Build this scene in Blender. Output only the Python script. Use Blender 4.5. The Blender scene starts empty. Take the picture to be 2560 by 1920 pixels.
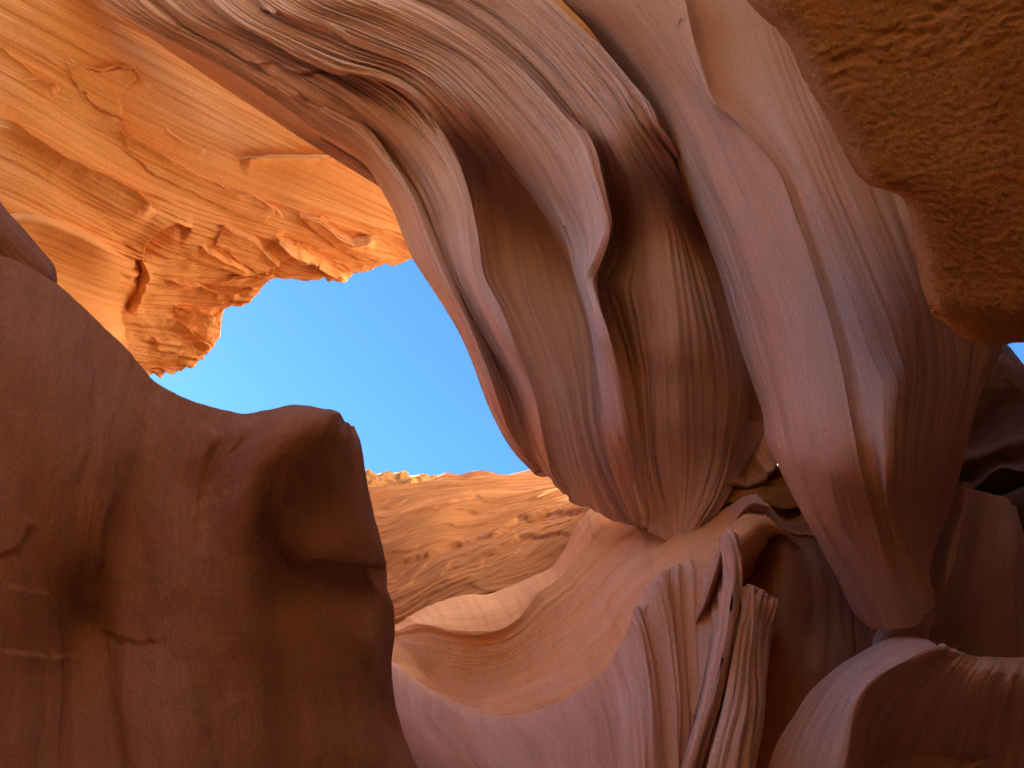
import bpy, math
import numpy as np
from mathutils import Vector

# ------------------------------------------------------------------ scene, camera, sky, sun
SC = bpy.context.scene
COL = SC.collection
W, H = 2560.0, 1920.0
HFOV = math.radians(74.0)
PITCH = math.radians(48.0)
CAM = np.array([0.0, 0.0, 1.6])
SUN_AZ = math.radians(-65.0)     # compass-like angle from +Y towards +X
SUN_EL = math.radians(28.0)
EXPOSURE = 3.25

cam = bpy.data.cameras.new('camera')
cam.sensor_fit = 'HORIZONTAL'
cam.angle = HFOV
cam.clip_start = 0.05
cam.clip_end = 2000
cam_o = bpy.data.objects.new('camera', cam)
cam_o.location = CAM
cam_o.rotation_euler = (math.radians(90) + PITCH, 0, 0)
COL.objects.link(cam_o)
SC.camera = cam_o

world = bpy.data.worlds.new('World')
SC.world = world
world.use_nodes = True
wn = world.node_tree
bg = wn.nodes['Background']
sky = wn.nodes.new('ShaderNodeTexSky')
sky.sky_type = 'NISHITA'
sky.sun_disc = False
sky.sun_elevation = SUN_EL
sky.sun_rotation = SUN_AZ
sky.altitude = 1300
sky.air_density = 1.0
sky.dust_density = 0.2
sky.ozone_density = 4.0
hs = wn.nodes.new('ShaderNodeHueSaturation')
hs.inputs['Saturation'].default_value = 1.16
wn.links.new(sky.outputs['Color'], hs.inputs['Color'])
wn.links.new(hs.outputs['Color'], bg.inputs['Color'])
bg.inputs['Strength'].default_value = 0.05

sd = bpy.data.lights.new('sun', 'SUN')
sd.energy = 5.0
sd.angle = math.radians(0.53)
sd.color = (1.0, 0.93, 0.83)
sun_o = bpy.data.objects.new('sun', sd)
to_sun = Vector((math.sin(SUN_AZ) * math.cos(SUN_EL), math.cos(SUN_AZ) * math.cos(SUN_EL), math.sin(SUN_EL)))
sun_o.rotation_euler = to_sun.to_track_quat('Z', 'Y').to_euler()
COL.objects.link(sun_o)

SC.view_settings.view_transform = 'Standard'
SC.view_settings.look = 'None'
SC.view_settings.exposure = EXPOSURE
SC.view_settings.gamma = 1.0
SC.view_settings.use_curve_mapping = False
SC.render.engine = 'CYCLES'
SC.cycles.max_bounces = 10
SC.cycles.diffuse_bounces = 8
SC.cycles.glossy_bounces = 2
SC.cycles.caustics_reflective = False
SC.cycles.use_adaptive_sampling = True
SC.cycles.adaptive_threshold = 0.03
SC.cycles.use_denoising = True
SC.cycles.sample_clamp_indirect = 8.0

# ------------------------------------------------------------------ pixel -> place
TX = math.tan(HFOV / 2)
FWD = np.array([0, math.cos(PITCH), math.sin(PITCH)])
UP = np.array([0, -math.sin(PITCH), math.cos(PITCH)])
RIGHT = np.array([1.0, 0, 0])

def at(px, py, z):
    """the point seen at photograph pixel (px, py), z metres in front of the lens"""
    px = np.asarray(px, float)[..., None]; py = np.asarray(py, float)[..., None]; z = np.asarray(z, float)[..., None]
    xn = (px - W / 2) / (W / 2) * TX
    yn = (H / 2 - py) / (W / 2) * TX
    return CAM + z * (FWD + xn * RIGHT + yn * UP)

def pix(P):
    d = P - CAM
    z = d @ FWD
    return (d @ RIGHT) / z / TX * W / 2 + W / 2, H / 2 - (d @ UP) / z / TX * W / 2

# ------------------------------------------------------------------ noise
_rng = np.random.RandomState(11)
_perm = np.concatenate([_rng.permutation(512)] * 3)
_ang = _rng.rand(512) * 2 * np.pi
_gx, _gy = np.cos(_ang), np.sin(_ang)

def perlin(x, y, seed=0):
    x = np.asarray(x, float) + seed * 17.31
    y = np.asarray(y, float) + seed * 9.77
    xi = np.floor(x).astype(np.int64); yi = np.floor(y).astype(np.int64)
    fx, fy = x - xi, y - yi
    ux = fx * fx * fx * (fx * (fx * 6 - 15) + 10); uy = fy * fy * fy * (fy * (fy * 6 - 15) + 10)
    def g(ix, iy, dx, dy):
        h = _perm[(_perm[ix & 511] + iy) & 511]
        return _gx[h] * dx + _gy[h] * dy
    a = g(xi, yi, fx, fy); b = g(xi + 1, yi, fx - 1, fy)
    c = g(xi, yi + 1, fx, fy - 1); d = g(xi + 1, yi + 1, fx - 1, fy - 1)
    a = a + (b - a) * ux; c = c + (d - c) * ux
    return (a + (c - a) * uy) * 1.5

def fbm(x, y, octv=4, seed=0, gain=0.5):
    r = 0; a = 1.0; f = 1.0
    for k in range(octv):
        r = r + a * perlin(x * f, y * f, seed + k * 3)
        a *= gain; f *= 2.03
    return r

def streak(U, V, fu, fv, octv=4, seed=0, gain=0.6):
    """long grooves that run along V"""
    wob = 0.35 * perlin(U * fu * 0.15, V * fv * 0.8, seed + 50)
    r = 0; a = 1.0; f = 1.0; g = 1.0
    for k in range(octv):
        r = r + a * perlin(U * fu * f + wob * 2 * f ** 0.5, V * fv * g, seed + k * 5)
        a *= gain; f *= 2.1; g *= 1.25
    return r

def smooth(e0, e1, x):
    t = np.clip((x - e0) / (e1 - e0), 0, 1)
    return t * t * (3 - 2 * t)

# ------------------------------------------------------------------ spline sheets
def hermite(knots, P, t, crease=()):
    """P (n,...,3) at knots -> values at t; tangents are one-sided at crease rows"""
    n = len(knots)
    dk = np.diff(knots)
    sl = (P[1:] - P[:-1]) / dk.reshape((-1,) + (1,) * (P.ndim - 1))
    mL = np.empty_like(P); mR = np.empty_like(P)
    for i in range(n):
        if i == 0: mL[i] = mR[i] = sl[0]
        elif i == n - 1: mL[i] = mR[i] = sl[-1]
        elif i in crease: mL[i] = sl[i - 1]; mR[i] = sl[i]
        else: mL[i] = mR[i] = (sl[i - 1] * dk[i] + sl[i] * dk[i - 1]) / (dk[i] + dk[i - 1])
    k = np.clip(np.searchsorted(knots, t, side='right') - 1, 0, n - 2)
    h = dk[k]; s = (t - knots[k]) / h
    sh = (-1,) + (1,) * (P.ndim - 1)
    s = s.reshape(sh); h = h.reshape(sh)
    s2 = s * s; s3 = s2 * s
    return ((2 * s3 - 3 * s2 + 1) * P[k] + (s3 - 2 * s2 + s) * h * mR[k]
            + (-2 * s3 + 3 * s2) * P[k + 1] + (s3 - s2) * h * mL[k + 1])

def row_curve(row, nv):
    row = np.asarray(row, float)
    P = at(row[:, 0], row[:, 1], row[:, 2])
    d = np.linalg.norm(np.diff(P, axis=0), axis=1)
    kn = np.concatenate([[0], np.cumsum(np.sqrt(d + 1e-6))])
    t = np.linspace(0, kn[-1], nv * 3)
    Q = hermite(kn, P, t)
    zc = np.maximum(0.5, (Q - CAM) @ FWD)
    ds = np.linalg.norm(np.diff(Q, axis=0), axis=1) / zc[1:]
    s = np.concatenate([[0], np.cumsum(ds)])
    tt = np.interp(np.linspace(0, s[-1], nv), s, t)
    return hermite(kn, P, tt)

def grid_normals(P):
    du = np.gradient(P, axis=0); dv = np.gradient(P, axis=1)
    n = np.cross(du, dv)
    n /= np.linalg.norm(n, axis=2, keepdims=True) + 1e-12
    return n

def loft(rows, nu, nv, crease=()):
    C = np.stack([row_curve(r, nv) for r in rows])
    d = np.linalg.norm(np.diff(C, axis=0), axis=2).mean(axis=1)
    kn = np.concatenate([[0], np.cumsum(np.sqrt(d + 1e-6))])
    zc = ((C - CAM) @ FWD).mean(axis=1)
    sd_ = np.concatenate([[0], np.cumsum(d / (0.5 * (zc[1:] + zc[:-1])))])
    t = np.interp(np.linspace(0, sd_[-1], nu), sd_, kn)
    # keep every control row itself on a grid line
    idx = []
    for i in range(1, len(kn) - 1):
        j = int(np.argmin(np.abs(t - kn[i]))); t[j] = kn[i]; idx.append(j)
    t = np.sort(t)
    P = hermite(kn, C, t, crease)
    return P, [0] + idx + [nu - 1]

def orient(P, N):
    f = np.einsum('ijk,ijk->ij', N, CAM - P)
    return -N if np.median(f) < 0 else N

def metres(P):
    du = np.linalg.norm(np.diff(P, axis=0), axis=2).mean(axis=1)
    dv = np.linalg.norm(np.diff(P, axis=1), axis=2).mean(axis=0)
    U = np.concatenate([[0], np.cumsum(du)]); V = np.concatenate([[0], np.cumsum(dv)])
    return np.meshgrid(U, V, indexing='ij')

def polydist(px, py, line):
    """distance in pixels to a polyline, side (+1/-1) and 0..1 position along it"""
    L = np.asarray(line, float)
    best = np.full(px.shape, 1e9); side = np.ones(px.shape); pos = np.zeros(px.shape)
    n = len(L) - 1
    for i in range(n):
        a, b = L[i], L[i + 1]
        ab = b - a; l2 = ab @ ab
        t = np.clip(((px - a[0]) * ab[0] + (py - a[1]) * ab[1]) / l2, 0, 1)
        dx = px - a[0] - t * ab[0]; dy = py - a[1] - t * ab[1]
        d = np.hypot(dx, dy)
        m = d < best
        best = np.where(m, d, best)
        side = np.where(m, np.sign(ab[0] * dy - ab[1] * dx), side)
        pos = np.where(m, (i + t) / n, pos)
    return best, side, pos

def cracks(P, lines, h, wig=6.0, seed=3, soft=2.5):
    """ledges along traced lines: (points, height m, width px)"""
    px, py = pix(P)
    wx = px + wig * fbm(px / 45, py / 45, 3, seed); wy = py + wig * fbm(px / 45 + 9, py / 45, 3, seed + 9)
    for line, amp, wid in lines:
        d, s, pos = polydist(wx, wy, line)
        fade = smooth(0, 0.12, pos) * smooth(0, 0.12, 1 - pos)
        h = h + amp * fade * np.exp(-d / wid) * (-0.35 + 1.35 * smooth(-soft, soft, s * d))
    return h

# ------------------------------------------------------------------ objects
def empty(name, label, cat, loc, group=None):
    o = bpy.data.objects.new(name, None)
    o.empty_display_size = 0.3
    COL.objects.link(o)
    o.location = loc
    o['label'] = label; o['category'] = cat
    if group: o['group'] = group
    return o

def link_mesh(name, co, quads, mat, parent=None, uv=None, vnorm=None):
    me = bpy.data.meshes.new(name)
    co = np.asarray(co, np.float32); quads = np.asarray(quads, np.int32)
    if parent is not None:
        co = co - np.array(parent.location, np.float32)
    k = quads.shape[1]
    me.vertices.add(len(co)); me.vertices.foreach_set('co', co.ravel())
    me.loops.add(quads.size); me.loops.foreach_set('vertex_index', quads.ravel())
    me.polygons.add(len(quads))
    me.polygons.foreach_set('loop_start', np.arange(0, quads.size, k, dtype=np.int32))
    me.update(calc_edges=True)
    me.polygons.foreach_set('use_smooth', np.ones(len(quads), bool))
    if uv is not None:
        l = me.uv_layers.new(name='UVMap')
        l.data.foreach_set('uv', np.asarray(uv, np.float32)[quads.ravel()].ravel())
    if vnorm is not None:
        me.normals_split_custom_set_from_vertices(np.asarray(vnorm, np.float32))
    me.materials.append(mat)
    o = bpy.data.objects.new(name, me)
    COL.objects.link(o)
    if parent is not None: o.parent = parent
    return o

def grid_quads(n, m, flip):
    i, j = np.meshgrid(np.arange(n - 1), np.arange(m - 1), indexing='ij')
    a = (i * m + j).ravel(); b = a + m; c = b + 1; d = a + 1
    return np.stack([a, d, c, b] if flip else [a, b, c, d], 1)

def border(P):
    return np.concatenate([P[:, 0], P[-1, 1:], P[-2::-1, -1], P[0, -2:0:-1]])

def border_in(P):
    """the point one step inside each border point"""
    q = P.copy()
    return np.concatenate([P[:, 3], P[-4, 1:], P[-2::-1, -4], P[3, -2:0:-1]])

def sheet(parent, rows, nu, nv, mat, disp=None, parts=None, thick=1.5, crease=(), end=None, back=None,
          uvscale=1.0, uvoff=0.0, rim=0.05, rear='rear_face'):
    """a rock surface spanned by control rows, carved by disp(), cut into named parts at rows, with a rounded edge and a rear"""
    P, rix = loft(rows, nu, nv, crease)
    if end is not None:
        E = np.asarray(end, float)                        # (row position, px, py, z)
        rp = np.interp(np.arange(nu), rix, np.arange(len(rows)))
        tgt = at(np.interp(rp, E[:, 0], E[:, 1]), np.interp(rp, E[:, 0], E[:, 2]), np.interp(rp, E[:, 0], E[:, 3]))
        w = smooth(0.72, 1.0, np.linspace(0, 1, nv))[None, :, None]
        P = P + w * (tgt - P[:, -1])[:, None, :]
    N = orient(P, grid_normals(P))
    U, V = metres(P)
    if disp is not None:
        h = disp(P, U, V)
        P = P + N * h[..., None]
    N0 = grid_normals(P)
    flip = np.median(np.einsum('ijk,ijk->ij', N0, CAM - P)) < 0
    Nn = -N0 if flip else N0
    uv = np.stack([U * uvscale + uvoff, V * uvscale + uvoff * 0.37], 2)
    parts = parts or [(0, 'rock_face')]
    if parent is None:
        parent_ = None
    cuts = [rix[p[0]] for p in parts] + [nu - 1]
    made = []
    for k, p in enumerate(parts):
        a, b = cuts[k], cuts[k + 1] + 1
        sub = P[a:b]
        o = link_mesh(p[1], sub.reshape(-1, 3), grid_quads(b - a, nv, flip), p[3] if len(p) > 3 else mat, parent,
                      uv[a:b].reshape(-1, 2), Nn[a:b].reshape(-1, 3))
        if len(p) > 2 and p[2]: o['label'] = p[2]
        made.append(o)
    # rounded rim and rear
    B = border(P); I = border_in(P); Nb = border(Nn)
    inward = I - B
    inward /= np.linalg.norm(inward, axis=1, keepdims=True) + 1e-9
    bd = np.asarray(back, float) if back is not None else (P.reshape(-1, 3).mean(0) - CAM)
    bd = bd / np.linalg.norm(bd)
    rings = [B]
    cen = B.mean(0)
    for a_ in (25, 50, 75):
        a_ = math.radians(a_)
        rings.append(B - Nb * rim * (1 - math.cos(a_)) * 1.2 - inward * rim * 0.6 * math.sin(a_) * math.cos(a_) + bd * rim * math.sin(a_))
    base = rings[-1]
    for f, sh in ((0.12, 0.0), (0.35, 0.03), (0.7, 0.10), (1.0, 0.25)):
        q = base + bd * thick * f
        q = q + (cen + bd * thick * f - q) * sh
        rings.append(q)
    m = len(B)
    R = np.concatenate(rings + [(cen + bd * thick * 1.05)[None]])
    nr = len(rings)
    j = np.arange(m); j2 = (j + 1) % m
    q = []
    for k in range(nr - 1):
        q.append(np.stack([k * m + j, k * m + j2, (k + 1) * m + j2, (k + 1) * m + j], 1))
    q = np.concatenate(q)
    tri = np.stack([(nr - 1) * m + j, (nr - 1) * m + j2, np.full(m, nr * m), np.full(m, nr * m)], 1)
    lu = np.concatenate([[0], np.cumsum(np.linalg.norm(np.diff(B, axis=0), axis=1))])
    ruv = np.concatenate([np.stack([lu * uvscale, np.full(m, k * 0.2)], 1) for k in range(nr)] + [np.zeros((1, 2))])
    me_q = [tuple(x) for x in q.tolist()] + [(a, b, c) for a, b, c, _ in tri.tolist()]
    me = bpy.data.meshes.new(rear)
    co = R - (np.array(parent.location) if parent is not None else 0)
    me.from_pydata(co.tolist(), [], me_q)
    l = me.uv_layers.new(name='UVMap')
    vi = np.empty(len(me.loops), np.int32); me.loops.foreach_get('vertex_index', vi)
    l.data.foreach_set('uv', ruv[vi].astype(np.float32).ravel())
    me.polygons.foreach_set('use_smooth', np.ones(len(me.polygons), bool))
    me.materials.append(mat)
    o = bpy.data.objects.new(rear, me); COL.objects.link(o)
    if parent is not None: o.parent = parent
    made.append(o)
    return P, Nn, made

# ------------------------------------------------------------------ sandstone
def sandstone(name, pale, mid, dark, across=9.0, along=0.45, grain=0.25, band=0.55, bump=0.35, red=None, cross=0.0):
    m = bpy.data.materials.new(name)
    m.use_nodes = True
    nt = m.node_tree; N = nt.nodes; L = nt.links
    b = N['Principled BSDF']
    b.inputs['Roughness'].default_value = 0.92
    b.inputs['Specular IOR Level'].default_value = 0.12
    uvn = N.new('ShaderNodeUVMap'); uvn.uv_map = 'UVMap'
    geo = N.new('ShaderNodeTexCoord')
    # slow wander of the beds
    wn_ = N.new('ShaderNodeTexNoise'); wn_.inputs['Scale'].default_value = 0.7; wn_.inputs['Detail'].default_value = 2
    L.new(uvn.outputs['UV'], wn_.inputs['Vector'])
    sub = N.new('ShaderNodeVectorMath'); sub.operation = 'SUBTRACT'; sub.inputs[1].default_value = (0.5, 0.5, 0.5)
    L.new(wn_.outputs['Color'], sub.inputs[0])
    sc = N.new('ShaderNodeVectorMath'); sc.operation = 'SCALE'; sc.inputs['Scale'].default_value = 0.35
    L.new(sub.outputs[0], sc.inputs[0])
    add = N.new('ShaderNodeVectorMath'); add.operation = 'ADD'
    L.new(uvn.outputs['UV'], add.inputs[0]); L.new(sc.outputs[0], add.inputs[1])
    def aniso(su, sv, detail, rough=0.6):
        mp = N.new('ShaderNodeMapping'); mp.inputs['Scale'].default_value = (su, sv, 1)
        L.new(add.outputs[0], mp.inputs['Vector'])
        t = N.new('ShaderNodeTexNoise'); t.inputs['Scale'].default_value = 1.0
        t.inputs['Detail'].default_value = detail; t.inputs['Roughness'].default_value = rough
        L.new(mp.outputs[0], t.inputs['Vector'])
        return t
    t1 = aniso(across * 0.3, along * 0.6, 3)
    t2 = aniso(across * 1.6, along, 5, 0.7)
    rp = N.new('ShaderNodeValToRGB')
    cr = rp.color_ramp
    cr.elements[0].position = 0.30; cr.elements[0].color = dark + (1,)
    cr.elements[1].position = 0.72; cr.elements[1].color = pale + (1,)
    e = cr.elements.new(0.5); e.color = mid + (1,)
    mixf = N.new('ShaderNodeMix'); mixf.data_type = 'FLOAT'; mixf.inputs['Factor'].default_value = band
    L.new(t1.outputs['Fac'], mixf.inputs['A']); L.new(t2.outputs['Fac'], mixf.inputs['B'])
    L.new(mixf.outputs['Result'], rp.inputs['Fac'])
    col = rp.outputs['Color']
    # patches of iron stain in the stone
    big = N.new('ShaderNodeTexNoise'); big.inputs['Scale'].default_value = 0.55; big.inputs['Detail'].default_value = 3
    L.new(geo.outputs['Object'], big.inputs['Vector'])
    br = N.new('ShaderNodeValToRGB'); br.color_ramp.elements[0].position = 0.42; br.color_ramp.elements[1].position = 0.68
    L.new(big.outputs['Fac'], br.inputs['Fac'])
    sf = N.new('ShaderNodeMath'); sf.operation = 'MULTIPLY'; sf.inputs[1].default_value = 0.55
    L.new(br.outputs['Color'], sf.inputs[0])
    mx = N.new('ShaderNodeMix'); mx.data_type = 'RGBA'
    L.new(sf.outputs[0], mx.inputs['Factor']); L.new(col, mx.inputs['A'])
    mx.inputs['B'].default_value = (red or dark) + (1,)
    col = mx.outputs['Result']
    # fine sand grain
    gr = N.new('ShaderNodeTexNoise'); gr.inputs['Scale'].default_value = 60; gr.inputs['Detail'].default_value = 4; gr.inputs['Roughness'].default_value = 0.7
    L.new(geo.outputs['Object'], gr.inputs['Vector'])
    gm = N.new('ShaderNodeMapRange'); gm.inputs['From Min'].default_value = 0.25; gm.inputs['From Max'].default_value = 0.75
    gm.inputs['To Min'].default_value = 1 - grain; gm.inputs['To Max'].default_value = 1 + grain
    L.new(gr.outputs['Fac'], gm.inputs['Value'])
    mu = N.new('ShaderNodeVectorMath'); mu.operation = 'SCALE'
    L.new(col, mu.inputs[0]); L.new(gm.outputs[0], mu.inputs['Scale'])
    L.new(mu.outputs[0], b.inputs['Base Color'])
    # relief: fine lamination + grain
    t3 = aniso(across * 4.5, along * 1.6, 4, 0.65)
    bp = N.new('ShaderNodeBump'); bp.inputs['Strength'].default_value = bump; bp.inputs['Distance'].default_value = 0.03
    L.new(t3.outputs['Fac'], bp.inputs['Height'])
    bp2 = N.new('ShaderNodeBump'); bp2.inputs['Strength'].default_value = 0.25; bp2.inputs['Distance'].default_value = 0.01
    L.new(gr.outputs['Fac'], bp2.inputs['Height']); L.new(bp.outputs[0], bp2.inputs['Normal'])
    L.new(bp2.outputs[0], b.inputs['Normal'])
    return m

M_WALL = sandstone('orange_sandstone', (0.88, 0.53, 0.24), (0.83, 0.45, 0.17), (0.72, 0.35, 0.12), 5, 0.5, red=(0.79, 0.39, 0.13))
M_CURT = sandstone('pink_banded_sandstone', (0.75, 0.57, 0.48), (0.67, 0.47, 0.38), (0.52, 0.33, 0.245), 9, 0.22, band=0.5, bump=0.25, red=(0.60, 0.38, 0.27))
M_FIN = sandstone('rose_sandstone', (0.68, 0.47, 0.36), (0.62, 0.405, 0.285), (0.51, 0.31, 0.195), 5, 0.15, band=0.35, bump=0.16, red=(0.58, 0.33, 0.16))
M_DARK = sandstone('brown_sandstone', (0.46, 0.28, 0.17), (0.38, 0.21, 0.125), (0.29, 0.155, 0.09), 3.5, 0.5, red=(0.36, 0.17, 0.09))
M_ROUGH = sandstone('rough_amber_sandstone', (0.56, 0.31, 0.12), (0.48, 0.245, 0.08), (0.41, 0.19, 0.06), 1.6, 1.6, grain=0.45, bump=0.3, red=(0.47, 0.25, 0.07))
M_FAR = sandstone('apricot_sandstone', (0.84, 0.6, 0.42), (0.79, 0.49, 0.25), (0.67, 0.36, 0.14), 5, 0.35, red=(0.75, 0.42, 0.17))

M_SAND = sandstone('red_sand', (0.36, 0.22, 0.14), (0.31, 0.18, 0.11), (0.26, 0.15, 0.09), 3, 1.5, red=(0.3, 0.17, 0.1))
M_ORNG = sandstone('deep_orange_sandstone', (0.58, 0.33, 0.16), (0.38, 0.18, 0.068), (0.27, 0.118, 0.045), 6, 0.22, band=0.6, red=(0.36, 0.155, 0.058))
M_SHADE = sandstone('shade_dark_sandstone', (0.24, 0.14, 0.09), (0.19, 0.105, 0.07), (0.14, 0.08, 0.055), 3.5, 0.5, red=(0.17, 0.085, 0.05))  # shade put into the stone colour, and less bounced fill from hidden walls
M_RIBS = sandstone('ribbed_sandstone', (0.80, 0.58, 0.47), (0.71, 0.48, 0.36), (0.47, 0.27, 0.155), 6, 0.12, band=0.35, bump=0.18, red=(0.64, 0.38, 0.20))
M_BOUNCE = sandstone('cream_bounce_sandstone', (0.80, 0.66, 0.50), (0.76, 0.60, 0.43), (0.70, 0.52, 0.35), 5, 0.35, red=(0.74, 0.54, 0.36))  # pale so the added bounce wall throws back less saturated light

# ------------------------------------------------------------------ ground and enclosing walls
def ground():
    n = 160
    x = np.linspace(-60, 60, n); y = np.linspace(-60, 60, n)
    X, Y = np.meshgrid(x, y, indexing='ij')
    Z = 0.05 * fbm(X * 0.6, Y * 0.6, 4, 5)
    P = np.stack([X, Y, Z], 2)
    o = link_mesh('ground', P.reshape(-1, 3), grid_quads(n, n, False), M_SAND, None, np.stack([X, Y], 2).reshape(-1, 2))
    o['kind'] = 'structure'; o['label'] = 'sandy floor of the slot canyon'
    return o
ground()

def world_wall(name, pts, top, label, mat, seed, nu=120, nv=120, amp=0.5, lean=0.0, low=-0.3, thick=3.0):
    """an upright undulating canyon wall along a ground line, out of the picture or behind other rock"""
    pts = np.asarray(pts, float)
    d = np.concatenate([[0], np.cumsum(np.linalg.norm(np.diff(pts[:, :2], axis=0), axis=1))])
    s = np.linspace(0, d[-1], nu)
    x = np.interp(s, d, pts[:, 0]); y = np.interp(s, d, pts[:, 1]); tp = np.interp(s, d, np.asarray(top, float))
    tx = np.gradient(x); ty = np.gradient(y); l = np.hypot(tx, ty); nx, ny = ty / l, -tx / l
    t = np.linspace(0, 1, nv)
    Z = low + (tp[:, None] - low) * t[None, :]
    S = np.repeat(s[:, None], nv, 1)
    h = amp * fbm(S * 0.22, Z * 0.22, 4, seed) + 0.15 * amp * streak(Z, S, 1.5, 0.2, 3, seed + 4) + lean * Z
    F = np.stack([x[:, None] + nx[:, None] * h, y[:, None] + ny[:, None] * h, Z], 2)
    Bk = F - np.stack([nx, ny, 0 * nx], 1)[:, None, :] * thick
    nF = nu * nv
    q = [grid_quads(nu, nv, False), grid_quads(nu, nv, True) + nF]
    i = np.arange(nu - 1); j = np.arange(nv - 1)
    def strip(a0, a1): return np.stack([a0, a1, a1 + nF, a0 + nF], 1)
    q += [strip(i * nv, (i + 1) * nv), strip(i * nv + nv - 1, (i + 1) * nv + nv - 1), strip(j, j + 1), strip((nu - 1) * nv + j, (nu - 1) * nv + j + 1)]
    uv = np.stack([Z, S], 2)
    o = link_mesh(name, np.concatenate([F.reshape(-1, 3), Bk.reshape(-1, 3)]), np.concatenate(q), mat, None,
                  np.concatenate([uv.reshape(-1, 2)] * 2))
    o['kind'] = 'structure'; o['label'] = label
    return o

world_wall('canyon_wall_rear', [(0.5, -7), (-1, -7), (-4, -7), (-14, -7)], [13, 10.5, 8.6, 8.2], 'canyon wall rising behind the viewer', M_ROUGH, 31)
world_wall('canyon_wall_rear_right', [(14, -7), (0.5, -7)], [15, 15], 'canyon wall behind the viewer on the right, darkened to cut the fill light', M_SHADE, 33)  # dark colour chosen to cut warm fill on the right side
world_wall('canyon_wall_left', [(-8.5, -12), (-7.8, -2), (-7.5, 2), (-7.5, 4), (-7.7, 8), (-7.7, 20)], [7.6, 7.6, 8.6, 10, 10.5, 10.5], 'canyon wall down in the shade on the left', M_WALL, 37)
world_wall('canyon_wall_front', [(-9, 14.5), (-2, 14.8), (3, 15), (12, 15)], [9, 9, 9.5, 14], 'foot of the canyon wall ahead', M_WALL, 41)
world_wall('canyon_wall_right', [(10, 15), (8.5, 8), (7.8, 4.6), (7.6, 1.5)], [10, 9, 8.5, 9], 'canyon wall on the right behind the hanging rock', M_WALL, 43)
world_wall('shade_wall_near_right', [(5.2, 3.0), (4.5, 0), (3.8, -10)], [12, 14, 15], 'unseen dark wall added close on the right to keep light off the lower right', M_SHADE, 45)  # added out of view to darken the right; dark colour cuts its bounce
world_wall('sun_block_cliff', [(-12, -12), (-12, 0), (-12, 3), (-12, 13), (-12, 14.4), (-12, 14.8), (-12, 34)], [8, 9, 22, 22, 20.4, 18, 18], 'unseen cliff added beyond the left rim to keep the sun out of the slot', M_WALL, 47, low=-0.3, thick=6, amp=0.12, nu=400)  # sun blocker added out of view
world_wall('bounce_wall', [(6.0, 15.5), (5.2, 11), (4.4, 7.0), (4.4, 6.6)], [27, 27, 27, 26], 'unseen sunlit wall added behind the curtain and the fin to bounce warm light', M_BOUNCE, 49, low=6.5, thick=0.8, amp=0.4)  # added reflector: catches the sun and bounces it onto the overhead wall

def slab(name, x0, x1, y0, y1, z0, z1, label, mat, seed, n=60):
    """a thick unseen rock roof, added to keep sky light out"""
    X, Y = np.meshgrid(np.linspace(x0, x1, n), np.linspace(y0, y1, n), indexing='ij')
    lo = z0 + 0.4 * fbm(X * 0.5, Y * 0.5, 4, seed); hi = z1 + 0.3 * fbm(X * 0.5, Y * 0.5, 3, seed + 5)
    A_ = np.stack([X, Y, lo], 2).reshape(-1, 3); B_ = np.stack([X, Y, hi], 2).reshape(-1, 3)
    q = [grid_quads(n, n, True), grid_quads(n, n, False) + n * n]
    i = np.arange(n - 1)
    for e0, e1 in ((i * n, (i + 1) * n), (i * n + n - 1, (i + 1) * n + n - 1), (i, i + 1), ((n - 1) * n + i, (n - 1) * n + i + 1)):
        q.append(np.stack([e0, e1, e1 + n * n, e0 + n * n], 1))
    uv = np.stack([X, Y], 2).reshape(-1, 2)
    o = link_mesh(name, np.concatenate([A_, B_]), np.concatenate(q), mat, None, np.concatenate([uv, uv]))
    o['kind'] = 'structure'; o['label'] = label
    return o
world_wall('sky_block_wall', [(13, 22), (13, 10), (12.5, -10)], [14, 13.5, 15], 'unseen wall added beyond the side slot to block the low sky', M_DARK, 59, thick=3.0)  # added out of view to hold back low sky light
slab('sky_block_roof', 5.0, 10.0, -2.0, 13.0, 13.0, 15.0, 'unseen rock roof added over the side slot to keep sky light out', M_DARK, 57)  # added out of view to darken the stepped wall below

# ------------------------------------------------------------------ the bright wall overhead
def rock(name, label, cat, px, py, z):
    return empty(name, label, cat, tuple(at(px, py, z)))

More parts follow.
